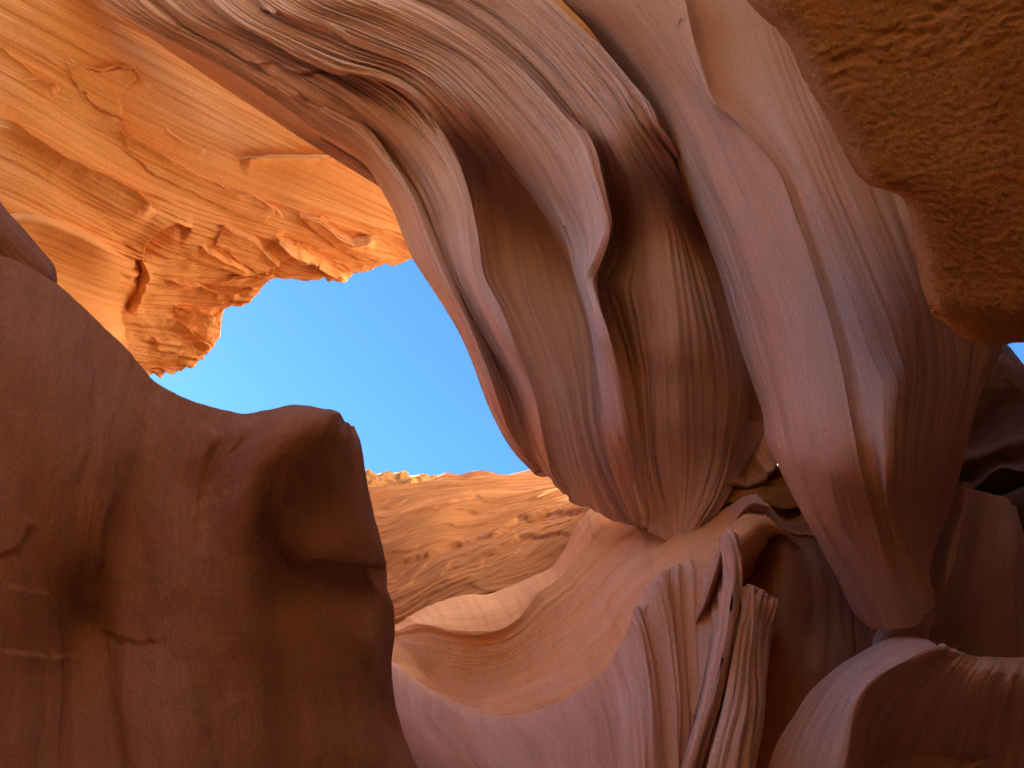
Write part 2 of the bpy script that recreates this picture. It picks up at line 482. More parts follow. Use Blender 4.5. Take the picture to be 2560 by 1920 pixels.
A_ROWS = [
 [(100,-190,6.0),(300,-90,6.9),(560,40,8.2),(800,170,9.6),(1000,290,10.8),(1160,420,12)],
 [(-150,-130,5.2),(100,20,6.2),(350,150,7.6),(620,290,9.2),(850,400,10.6),(1000,480,11.7),(1120,560,12.6)],
 [(-180,10,5),(60,140,6.1),(300,280,7.5),(560,405,9.2),(800,500,10.8),(980,570,12.1),(1090,630,12.9)],
 [(-200,140,4.9),(40,260,6),(260,390,7.4),(480,495,8.9),(700,570,10.5),(860,620,11.8),(1000,652,12.9)],
 [(-200,260,4.9),(30,360,6),(230,470,7.3),(420,555,8.7),(600,610,10.2),(740,645,11.5),(871,678,12.5)],
 [(-200,360,4.9),(20,440,6),(200,530,7.3),(370,605,8.7),(520,645,10),(640,670,11.2),(773,681,12.1)],
 [(-200,440,5),(10,520,6),(160,590,7.2),(310,645,8.6),(440,675,9.8),(560,685,10.8),(692,680,11.6)],
 [(-200,520,5),(0,590,6.1),(130,650,7.3),(270,700,8.6),(390,720,9.7),(500,730,10.6),(631,740,11.3)],
 [(-200,600,5.2),(-10,660,6.3),(110,710,7.5),(240,750,8.7),(350,765,9.7),(450,770,10.5),(557,775,11.1)],
 [(-180,680,5.5),(0,730,6.6),(120,770,7.7),(240,800,8.8),(340,820,9.6),(440,835,10.3),(545,845,10.9)],
 [(-150,760,5.8),(20,800,6.9),(140,830,8),(250,855,9),(340,875,9.7),(420,890,10.2),(500,900,10.7)],
 [(-120,820,6.2),(40,860,7.2),(160,880,8.3),(260,895,9.2),(330,905,9.8),(380,912,10.2),(430,914,10.5)],
 [(-100,890,6.6),(60,920,7.6),(170,935,8.6),(250,945,9.3),(300,948,9.8),(340,945,10),(368,930,10.3)]]
A_END = [(0,1160,420,12),(1,1120,560,12.6),(2,1090,635,12.9),(2.7,1040,640,12.9),(3,990,650,12.9),(3.4,936,655,12.8),
 (3.8,890,668,12.6),(4.1,860,683,12.5),(4.3,840,694,12.4),(4.5,826,702,12.3),(4.8,800,690,12.2),(5.1,773,681,12.1),(5.5,735,671,11.9),
 (6,692,677,11.6),(6.3,667,693,11.5),(6.7,651,714,11.4),(7,631,740,11.3),(7.3,600,742,11.3),(7.6,570,743,11.2),(7.9,556,765,11.1),
 (8.3,559,803,11.0),(8.8,549,840,10.9),(9.2,529,864,10.8),(9.5,530,889,10.8),(10,492,909,10.7),(10.3,470,900,10.6),(10.6,448,896,10.6),
 (11,425,914,10.5),(11.4,405,922,10.4),(12,358,926,10.3)]
A_CRACKS = [
 ([(163,145),(215,170),(260,177),(295,165),(335,172),(350,195),(380,215)], 0.09, 12),
 ([(-20,95),(60,160),(100,195),(155,220)], 0.10, 14),
 ([(305,255),(302,300),(306,322),(345,352),(425,395),(455,418),(530,450),(600,485),(640,490),(690,520),(715,552)], 0.17, 18),
 ([(600,398),(640,392),(700,388),(760,389),(830,386),(915,384)], 0.24, 14),
 ([(355,650),(362,615),(400,572),(440,558),(478,572)], -0.28, 22),
 ([(-20,268),(80,350),(150,395),(250,440),(340,482),(392,532)], 0.34, 26),
 ([(690,590),(740,615),(800,640),(870,682)], 0.28, 14),
 ([(745,535),(800,545),(840,580),(880,600),(940,590)], 0.25, 14),
 ([(410,318),(460,355),(520,372)], 0.06, 10),
 ([(60,195),(105,200),(150,215)], 0.07, 10),
 ([(130,225),(170,247),(196,247)], 0.05, 8),
 ([(350,640),(362,690),(352,730),(320,790)], -0.25, 18),
 ([(420,690),(480,700),(540,730),(600,735)], 0.2, 10),
 ([(410,800),(460,815),(500,850),(530,870)], 0.22, 10),
 ([(430,760),(480,790),(540,800)], 0.2, 10),
 ([(660,685),(700,640),(735,620)], -0.22, 12),
 ([(560,560),(640,600),(700,650)], 0.12, 12),
 ([(500,610),(560,640),(620,660)], 0.16, 10)]
A_ROWS = [[(x, y, 14.0 - (12.9 - z) * 0.64) for x, y, z in r_] for r_ in A_ROWS]
def a_disp(P, U, V):
    px, py = pix(P)
    v = np.linspace(0, 1, P.shape[1])[None, :]
    low = smooth(430, 680, py) * 0.88 + 0.12             # flaky near the rim
    s = U * 1.5 + 0.55 * fbm(U * 0.3, V * 0.22, 4, 2) + 0.10 * V
    saw = s - np.floor(s)
    saw = np.where(saw < 0.9, saw / 0.9, (1 - saw) / 0.1)
    s2 = U * 4.2 + 0.8 * fbm(U * 0.6, V * 0.35, 4, 8) + 0.25 * V
    saw2 = s2 - np.floor(s2)
    saw2 = np.where(saw2 < 0.85, saw2 / 0.85, (1 - saw2) / 0.15)
    patch = smooth(-0.15, 0.35, fbm(U * 0.5, V * 0.3, 3, 20))
    patch2 = smooth(-0.1, 0.4, fbm(U * 0.9, V * 0.5, 3, 24))
    h = 0.12 * fbm(U * 0.45, V * 0.3, 3, 1)
    h = h + 0.10 * saw * patch * low + 0.075 * saw2 * patch2 * low ** 1.5
    h = h + 0.022 * streak(U, V, 3.0, 0.25, 3, 12) * (0.35 + low) + 0.014 * streak(U, V, 9.0, 0.35, 3, 13) * (0.6 + low)
    h = h + 0.03 * low * fbm(U * 3.5, V * 2.0, 4, 15)
    edge = smooth(0.9, 1.0, v) * smooth(560, 700, py)
    h = h + edge * 0.10 * fbm(U * 4.5, V * 1.2, 4, 17)
    return cracks(P, A_CRACKS, h, 3.5)
rA = rock('overhanging_rock_wall', 'bright orange overhanging sandstone wall with flaky ragged rim above the blue sky', 'rock wall', 300, 420, 8)
PA, NA, A_PARTS = sheet(rA, A_ROWS, 460, 420, M_WALL, a_disp, [(0, 'upper_face'), (3, 'bedded_face'), (6, 'flaky_rim')], thick=3.0, uvscale=1.0, rim=0.10)

def plate(parent, P, N, outline, proud, mat, seed):
    """a thin plate of rock still clinging to the wall: the wall's own grid inside an outline, raised, with broken edges"""
    px, py = pix(P)
    x = px + 6 * fbm(px / 45, py / 45, 3, seed, 0.6); y = py + 6 * fbm(px / 45 + 7, py / 45, 3, seed + 1, 0.6)
    ins = np.zeros(px.shape, bool)
    n = len(outline)
    for k in range(n):
        (x0, y0), (x1, y1) = outline[k], outline[(k + 1) % n]
        if y0 == y1: continue
        c = ((y0 > y) != (y1 > y)) & (x < (x1 - x0) * (y - y0) / (y1 - y0) + x0)
        ins ^= c
    f = ins[:-1, :-1] & ins[1:, :-1] & ins[1:, 1:] & ins[:-1, 1:]
    if f.sum() < 4: return None
    I_, J_ = np.nonzero(f)
    m = P.shape[1]
    quads = np.stack([I_ * m + J_, (I_ + 1) * m + J_, (I_ + 1) * m + J_ + 1, I_ * m + J_ + 1], 1)
    used, inv = np.unique(quads, return_inverse=True)
    q = inv.reshape(-1, 4)
    nv = len(used)
    pt = P.reshape(-1, 3)[used]; nn = N.reshape(-1, 3)[used]
    nn = np.repeat((nn.mean(0) / np.linalg.norm(nn.mean(0)))[None], nv, 0)
    d = np.full(nv, 1e9)
    vx, vy = x.reshape(-1)[used], y.reshape(-1)[used]
    d, _, _ = polydist(vx, vy, list(outline) + [outline[0]])
    hh = proud * 0.6 * (0.8 + 0.2 * smooth(0, 14, d))
    top = pt + nn * hh[:, None]; bot = pt - nn * 0.03
    e = np.concatenate([q[:, [0, 1]], q[:, [1, 2]], q[:, [2, 3]], q[:, [3, 0]]])
    key = {}
    for a, b in e.tolist():
        if (b, a) in key: del key[(b, a)]
        else: key[(a, b)] = 1
    side = np.array([(a, b, b + nv, a + nv) for a, b in key], int)
    fl = np.median(np.einsum('ij,ij->i', np.cross(top[q[:, 1]] - top[q[:, 0]], top[q[:, 3]] - top[q[:, 0]]), CAM - top[q[:, 0]])) < 0
    Q = np.concatenate([q, side[:, ::-1]])
    if fl: Q = Q[:, ::-1]
    uu = np.stack([used // m, used % m], 1) * np.array([0.022, 0.020])
    o = link_mesh('slab', np.concatenate([top, bot]), Q, mat, None, np.concatenate([uu, uu]))
    o.data.polygons.foreach_set('use_smooth', np.concatenate([np.ones(len(q), bool), np.zeros(len(side), bool)]))
    o.parent = parent
    o.matrix_parent_inverse.identity()
    o.location = -parent.parent.location if parent.parent else (0, 0, 0)
    return o
PLATES = [
 (2, [(690,595),(745,600),(800,632),(868,675),(842,694),(822,698),(790,662),(735,640)], 0.22),
 (2, [(745,535),(800,540),(850,575),(900,590),(960,600),(1000,640),(936,652),(880,640),(820,600)], 0.16),
 (2, [(356,650),(372,605),(405,572),(445,562),(480,577),(560,640),(520,662),(440,656)], -0.0),
 (2, [(440,780),(490,785),(540,800),(548,828),(520,850),(470,830)], 0.13),
 (2, [(380,840),(450,850),(510,880),(488,900),(440,888),(390,880)], 0.12),
 (1, [(305,322),(345,354),(425,397),(500,442),(470,475),(380,435),(310,375)], 0.06),
 (0, [(160,147),(215,172),(260,179),(295,167),(335,174),(345,197),(300,240),(305,300),(240,272),(180,205)], 0.05),
 (2, [(560,560),(640,600),(700,645),(660,688),(600,660),(540,612)], 0.10),
 (1, [(440,420),(530,455),(600,488),(690,525),(660,560),(560,520),(450,470)], 0.06)]
for k_, (pi_, out_, pr_) in enumerate(PLATES):
    if pr_ > 0: plate(A_PARTS[pi_], PA, NA, out_, pr_, M_WALL, 300 + 11 * k_)

# smooth scooped shelf below it
A2 = [
 [(-120,560,5.3),(30,530,5.7),(90,533,6.1),(170,558,6.8),(260,600,7.7),(330,632,8.4),(358,645,8.7)],
 [(-120,575,5.2),(35,548,5.6),(95,552,6.0),(172,578,6.7),(260,620,7.6),(330,655,8.3),(362,680,8.6)],
 [(-120,620,5.6),(30,610,6.0),(100,630,6.5),(180,660,7.2),(265,690,8.0),(325,710,8.5),(355,730,8.7)],
 [(-120,690,5.5),(40,690,6.0),(120,710,6.5),(200,740,7.2),(270,760,7.9),(315,770,8.3),(330,785,8.5)],
 [(-100,760,5.3),(60,770,5.9),(140,785,6.4),(215,800,7.1),(270,815,7.7),(305,825,8.1),(318,835,8.3)],
 [(-80,840,5.3),(80,845,5.9),(160,855,6.4),(230,862,7.0),(280,870,7.5),(310,872,7.9),(330,875,8.1)]]
def sink(rows, P, off):
    """set a shelf's rows onto the wall behind it: off(row, column 0..1) metres proud of that wall"""
    px, py = pix(P); zz = (P - CAM) @ FWD
    out = []
    for k, r_ in enumerate(rows):
        q = []
        for j, (x, y, z) in enumerate(r_):
            i = np.unravel_index(np.argmin((px - x) ** 2 + (py - y) ** 2), px.shape)
            q.append((x, y, zz[i] - off(k, j / (len(r_) - 1))))
        out.append(q)
    return out
A2 = sink(A2, PA, lambda k, t: ([-0.25, 0.32, 0.14, 0.20, 0.42, 0.7][k]) * (1 - smooth(0.6, 1.0, t)) - 0.3 * smooth(0.75, 1.0, t))
def a2_disp(P, U, V):
    return 0.05 * fbm(U * 0.6, V * 0.4, 3, 71) + 0.02 * streak(U, V, 4, 0.3, 4, 72)
r = rock('scooped_rock_shelf', 'smooth scooped orange shelf tucked between the flaky wall and the dark left rock', 'rock shelf', 180, 660, 7)
sheet(r, A2, 150, 170, M_WALL, a2_disp, [(0, 'lip'), (1, 'scoop')], thick=1.5, crease=(1,), uvoff=11)

# ------------------------------------------------------------------ dark rock on the left
B_ROWS = [
 [(-330,430,4.4),(-340,900,3.9),(-350,1300,3.6),(-350,1700,3.4),(-350,2150,3.2)],
 [(-90,595,4.5),(-110,900,4.1),(-120,1300,3.8),(-130,1700,3.5),(-130,2150,3.3)],
 [(41,644,4.6),(20,900,4.2),(10,1200,3.9),(0,1460,3.75),(-10,1800,3.55),(-10,2150,3.3)],
 [(142,701,4.6),(115,900,4.2),(95,1150,3.95),(80,1400,3.85),(70,1650,3.75),(60,1900,3.5),(60,2150,3.3)],
 [(244,783,4.6),(215,950,4.25),(190,1150,4.0),(165,1350,3.9),(150,1550,3.95),(150,1700,3.85),(150,1900,3.6),(150,2150,3.3)],
 [(325,872,4.55),(295,1000,4.3),(265,1150,4.05),(240,1350,3.95),(230,1550,4.1),(240,1650,4.0),(250,1850,3.7),(260,2150,3.3)],
 [(387,954,4.5),(370,1050,4.35),(345,1200,4.2),(320,1400,4.05),(310,1600,3.95),(320,1750,3.75),(340,1900,3.55),(350,2150,3.3)],
 [(480,1002,4.4),(465,1080,4.3),(440,1220,4.2),(420,1400,4.0),(410,1600,3.85),(430,1750,3.65),(450,1900,3.5),(460,2150,3.35)],
 [(590,1029,4.3),(570,1090,4.2),(540,1220,4.2),(520,1400,4.0),(520,1600,3.85),(530,1750,3.75),(545,1900,3.65),(555,2150,3.45)],
 [(692,1029,4.25),(665,1070,4.08),(640,1150,3.98),(620,1280,3.95),(615,1420,3.95),(625,1600,3.9),(635,1750,3.85),(640,1900,3.75),(650,2150,3.6)],
 [(790,1031,4.3),(760,1060,4.02),(715,1130,3.93),(690,1250,3.98),(685,1350,4.08),(710,1450,4.15),(720,1600,4.05),(730,1750,4.0),(740,1900,3.9),(750,2150,3.75)],
 [(850,1049,4.4),(835,1075,4.15),(815,1150,4.1),(790,1280,4.1),(780,1390,4.1),(795,1440,4.2),(812,1490,4.2),(820,1600,4.15),(830,1750,4.1),(840,1900,4.0),(860,2150,3.9)],
 [(875,1066,4.6),(880,1100,4.4),(885,1180,4.3),(895,1300,4.25),(905,1400,4.25),(913,1440,4.34),(925,1480,4.4),(930,1600,4.3),(930,1750,4.3),(945,1900,4.2),(975,2150,4.1)],
 [(877,1068,4.9),(895,1120,4.8),(907,1186,4.7),(928,1290,4.65),(948,1370,4.6),(960,1435,4.7),(962,1475,4.65),(980,1520,4.6),(986,1570,4.6),(984,1650,4.6),(995,1744,4.6),(1010,1820,4.6),(1050,1930,4.5),(1120,2150,4.4)]]
B_CRACKS = [
 ([(745,1425),(785,1404),(815,1403),(850,1416),(905,1420),(965,1412)], -0.055, 14),
 ([(20,1458),(70,1478),(120,1472)], 0.010, 22),
 ([(-20,1625),(60,1640),(120,1648),(160,1640),(210,1650)], 0.015, 30),
 ([(250,1580),(300,1598),(340,1605),(430,1600)], -0.016, 26),
 ([(290,1220),(272,1330),(240,1440),(255,1530)], 0.02, 34),
 ([(100,1300),(50,1370),(-10,1405)], 0.018, 32),
 ([(240,890),(225,1010),(215,1120),(180,1240)], 0.02, 34),
 ([(560,1075),(520,1150),(500,1260),(480,1400)], 0.02, 36),
 ([(640,1062),(590,1130),(570,1250)], 0.018, 30)]
def b_disp(P, U, V):
    h = 0.05 * fbm(U * 0.7, V * 0.5, 3, 81) + 0.035 * streak(U, V, 1.6, 0.3, 3, 82) + 0.006 * fbm(U * 5, V * 4, 4, 83)
    return cracks(P, B_CRACKS, h, 5, soft=12)
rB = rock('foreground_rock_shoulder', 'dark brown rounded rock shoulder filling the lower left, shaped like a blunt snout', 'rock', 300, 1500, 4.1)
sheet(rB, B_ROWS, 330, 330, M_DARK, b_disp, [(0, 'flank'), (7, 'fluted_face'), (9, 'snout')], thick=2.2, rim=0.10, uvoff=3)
B2 = [
 [(-150,380,5.0),(-30,440,5.0),(12,515,5.0),(61,568,5.0),(106,620,5.05),(138,665,5.1),(142,720,5.2)],
 [(-160,450,4.75),(-50,520,4.75),(0,580,4.75),(45,630,4.8),(90,670,4.85),(120,700,4.9),(130,740,5.0)],
 [(-170,560,4.7),(-80,630,4.7),(-30,690,4.75),(20,730,4.8),(70,760,4.9),(100,780,4.95),(120,790,5.0)]]
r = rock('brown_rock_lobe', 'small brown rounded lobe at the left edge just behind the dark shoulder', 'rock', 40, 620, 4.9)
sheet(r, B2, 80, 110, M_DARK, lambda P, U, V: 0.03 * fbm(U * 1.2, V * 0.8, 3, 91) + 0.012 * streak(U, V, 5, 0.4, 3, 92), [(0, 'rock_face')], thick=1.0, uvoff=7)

# ------------------------------------------------------------------ hanging curtain in the middle
C_ROWS = [
 [(140,-90,6.5),(293,33,6.8),(480,130,7.4),(627,203,7.8),(793,317,8.3),(899,382,8.6),(976,509,8.9),(1037,640,9),(1107,754,9.1),(1176,893,9.1),(1221,1019,9),(1282,1133,8.8),(1330,1186,8.6)],
 [(260,-90,6.3),(400,40,6.5),(540,120,6.9),(680,200,7.3),(830,280,7.7),(911,330,7.9),(985,420,8.1),(1030,490,8.2),(1074,600,8.4),(1125,715,8.5),(1170,810,8.5),(1212,905,8.5),(1245,1000,8.4),(1275,1080,8.3),(1345,1180,8.2)],
 [(285,-90,6.6),(425,35,6.8),(565,115,7.2),(712,205,7.7),(850,280,8.2),(935,335,8.5),(1008,425,8.7),(1052,495,8.8),(1095,600,9),(1140,705,9.1),(1185,800,9.1),(1235,900,9.1),(1270,985,9.0),(1300,1075,8.8),(1362,1190,8.4)],
 [(310,-90,6.5),(450,35,6.7),(590,110,7.1),(735,195,7.55),(870,275,8.0),(950,335,8.3),(1022,425,8.5),(1070,500,8.6),(1110,600,8.75),(1150,705,8.85),(1196,795,8.85),(1250,895,8.8),(1290,980,8.7),(1318,1065,8.5),(1380,1200,8.2)],
 [(430,-90,6.0),(560,40,6.2),(690,110,6.5),(800,160,6.8),(930,190,7.1),(1030,250,7.3),(1090,325,7.5),(1143,411,7.7),(1165,480,7.8),(1184,586,7.9),(1200,690,8),(1241,775,8.05),(1282,864,8.1),(1315,940,8.1),(1342,1010,8.0),(1358,1090,7.95),(1385,1190,7.9),(1432,1250,7.8)],
 [(460,-90,6.2),(590,35,6.4),(715,100,6.7),(830,150,7.0),(960,185,7.3),(1055,245,7.6),(1112,325,8.1),(1165,405,8.7),(1187,480,8.9),(1205,586,9),(1222,690,9),(1260,775,9),(1300,864,9),(1333,940,8.9),(1360,1010,8.8),(1378,1090,8.6),(1402,1190,8.3),(1445,1256,7.9)],
 [(520,-90,6.1),(650,30,6.3),(770,90,6.6),(890,140,6.9),(1010,180,7.2),(1100,245,7.5),(1180,330,8.0),(1240,410,8.6),(1280,500,8.9),(1310,590,9),(1330,690,9),(1350,775,8.9),(1380,864,8.8),(1405,940,8.6),(1425,1010,8.4),(1445,1100,8.2),(1470,1200,7.9),(1510,1288,7.6)],
 [(560,-90,6.1),(690,25,6.3),(810,80,6.5),(930,125,6.8),(1050,170,7.05),(1140,245,7.3),(1215,330,7.6),(1290,425,7.9),(1345,495,8.1),(1385,560,8.2),(1420,640,8.3),(1446,730,8.3),(1470,820,8.2),(1481,913,8.1),(1487,986,7.95),(1492,1060,7.8),(1525,1169,7.5),(1590,1308,7.2)],
 [(700,-90,5.7),(830,0,5.9),(950,45,6.1),(1060,95,6.3),(1160,150,6.5),(1240,230,6.7),(1310,310,6.9),(1375,400,7.1),(1425,490,7.25),(1460,570,7.4),(1478,640,7.5),(1472,700,7.6),(1485,760,7.6),(1500,830,7.55),(1512,913,7.5),(1522,986,7.4),(1540,1080,7.3),(1570,1190,7.1),(1612,1318,6.9)],
 [(900,-90,6.3),(1000,-20,6.4),(1100,30,6.2),(1200,90,6.0),(1290,160,6.05),(1360,230,6.2),(1420,300,6.4),(1465,370,6.55),(1489,450,6.7),(1509,520,6.8),(1518,580,6.9),(1500,640,7.1),(1475,700,7.35),(1492,770,7.3),(1515,850,7.25),(1535,920,7.2),(1552,1000,7.15),(1568,1090,7.05),(1585,1180,6.95),(1622,1322,6.8)],
 [(1020,-90,5.6),(1100,-22,5.7),(1190,30,5.8),(1270,90,6.0),(1340,155,6.3),(1400,225,6.6),(1455,295,7.0),(1494,365,7.3),(1518,450,7.6),(1536,520,7.9),(1545,590,8),(1530,650,8.1),(1500,705,8.1),(1515,770,8),(1538,850,7.8),(1558,920,7.6),(1575,1000,7.4),(1590,1090,7.25),(1605,1190,7.05),(1632,1330,6.75)],
 [(1110,-90,5.4),(1190,-20,5.5),(1270,40,5.6),(1350,110,5.75),(1420,190,5.9),(1485,270,6.15),(1540,350,6.4),(1590,430,6.7),(1620,510,7.0),(1640,590,7.2),(1645,680,7.2),(1650,770,7.0),(1660,870,6.8),(1665,960,6.65),(1668,1060,6.5),(1672,1160,6.4),(1680,1260,6.4),(1690,1358,6.5)],
 [(1190,-90,6.2),(1270,-10,6.3),(1360,60,6.2),(1440,140,6.1),(1510,220,6.1),(1570,310,6.3),(1625,400,6.6),(1680,490,6.9),(1720,580,7.1),(1750,680,7.1),(1775,780,7.0),(1790,880,6.9),(1795,970,6.8),(1790,1060,6.75),(1780,1150,6.7),(1755,1240,6.65),(1725,1345,6.7)],
 [(1300,-90,6.6),(1380,-10,6.7),(1450,60,6.7),(1520,130,6.7),(1590,220,6.8),(1660,320,7.0),(1720,420,7.3),(1780,530,7.5),(1830,640,7.6),(1870,760,7.6),(1900,870,7.6),(1915,960,7.6),(1910,1060,7.5),(1875,1135,7.3),(1845,1190,7.2),(1800,1265,7.1),(1740,1338,6.9)]]
C_CRACKS = [
 ([(640,20),(700,33),(760,58),(820,80),(880,88)], -0.13, 9),
 ([(700,168),(745,182),(790,178),(840,168),(880,172)], -0.14, 9),
 ([(690,212),(730,232),(775,245),(815,268)], -0.12, 9),
 ([(430,50),(520,95),(600,140),(690,165)], -0.10, 10)]
def c_shape(rows):
    """one smooth face at the top that opens downwards into folds and two dark scoops"""
    off = [0.5, 0.0, 0.15, 0.1, -0.25, 0.25, 0.6, 0.2, 0, -0.2, 0.9, 0.6, 0.9, 1.3]
    out = []
    for k, r_ in enumerate(rows):
        q = []
        for x, y, z in r_:
            hf = smooth(330, 620, y) if k in (5, 6) else 1.0
            o = off[k] * (0.3 + 0.7 * smooth(0, 600, y)) * (1 - 0.6 * smooth(950, 1300, y)) * hf
            zf = (6.9 + (y + 90) / 400 * 1.4) * (1 - k / 10) + (5.9 + (y + 90) / 400 * 0.5) * k / 10
            zf += 0.10 * (-1) ** k * (k in (1, 2, 4, 5))
            w = (1 - (smooth(200, 480, y) if k < 8 else smooth(300, 580, y))) * 0.92
            zz = (z + o) * (1 - w) + zf * w
            zz += 2.4 * min(1.2, max(0, (850 - y) / 850)) + 0.7 * smooth(1000, 1350, y)
            if k >= 10:       # the boulder-like end leans out of the light
                zz += (1.2 if k > 10 else 0.7) * smooth(550, 1200, y)
            n_ = len(q) + 1; m_ = len(r_)
            e = 1.0 if n_ == m_ else (0.45 if n_ == m_ - 1 else 0.0)
            zz = zz * (1 - e) + (9.3 - 1.3 * k / 13) * e
            q.append((x, y, zz))
        if k == 7:            # the scoop runs on behind the edge of the next fold
            out.append([(x - 12, y - 2, z + 0.03 + 1.05 * smooth(330, 640, y) * (1 - 0.75 * smooth(1000, 1300, y))) for x, y, z in q])
        out.append(q)
    return out
C_ROWS = c_shape(C_ROWS)
def c_disp(P, U, V):
    px, py = pix(P)
    top = 1 - smooth(250, 620, py)
    h = 0.07 * fbm(U * 0.8, V * 0.3, 3, 101)
    h = h + (0.030 + 0.02 * top) * streak(U, V, 5.5, 0.2, 3, 102, 0.6) + (0.011 + 0.012 * top) * streak(U, V, 16, 0.25, 3, 106, 0.7)
    fan = np.exp(-((px - 800) / 190) ** 2 - ((py - 110) / 130) ** 2)
    h = h + fan * 0.05 * streak(U, V, 9, 0.45, 3, 104, 0.7)
    return cracks(P, C_CRACKS, h, 2)
rC = rock('hanging_rock_curtain', 'large fluted pinkish curtain of banded sandstone sweeping from upper left to a dark blunt tip', 'rock', 1300, 600, 7.5)
PC, NC, _ = sheet(rC, C_ROWS, 640, 520, M_CURT, c_disp, [(0, 'outer_fold'), (2, 'pale_ribbon'), (5, 'dark_hollow'), (8, 'tongue'), (11, 'dark_bulge')],
      thick=1.9, back=(0.5, 0.7, 0.4), crease=(1, 4, 8, 10), rim=0.06, uvoff=5)

PK = [  # lower rows added to stop sky light leaking in behind the curtain
 [(1060,-220,10.0),(1200,-220,9.9),(1320,-220,9.8),(1450,-220,9.8),(1640,-220,9.8)],
 [(1120,-60,10.0),(1220,-60,9.9),(1330,-60,9.8),(1450,-50,9.8),(1660,-40,9.8)],
 [(1180,60,10.2),(1260,60,10.0),(1350,70,9.8),(1460,90,9.7),(1700,120,9.6)],
 [(1320,220,10.6),(1380,220,10.4),(1440,240,10.2),(1560,270,9.9),(1780,320,9.6)],
 [(1480,420,10.6),(1540,430,10.4),(1620,450,10.2),(1720,480,9.9),(1900,520,9.6)],
 [(1600,680,10.4),(1660,690,10.2),(1750,700,9.9),(1850,720,9.6),(2020,740,9.2)],
 [(1680,900,10.2),(1740,900,9.9),(1820,910,9.6),(1920,920,9.2),(2080,930,8.8)],
 [(1720,1040,10.0),(1780,1045,9.7),(1850,1050,9.4),(1940,1050,9.0),(2100,1050,8.6)]]
r = rock('recessed_rock', 'shadowed amber brown rock face set back between the curtain and the fin', 'rock', 1340, 20, 10.2)
sheet(r, PK, 150, 90, M_ROUGH, lambda P, U, V: 0.08 * fbm(U * 0.8, V * 0.8, 3, 251), [(0, 'rock_face')], thick=1.0, uvoff=33)

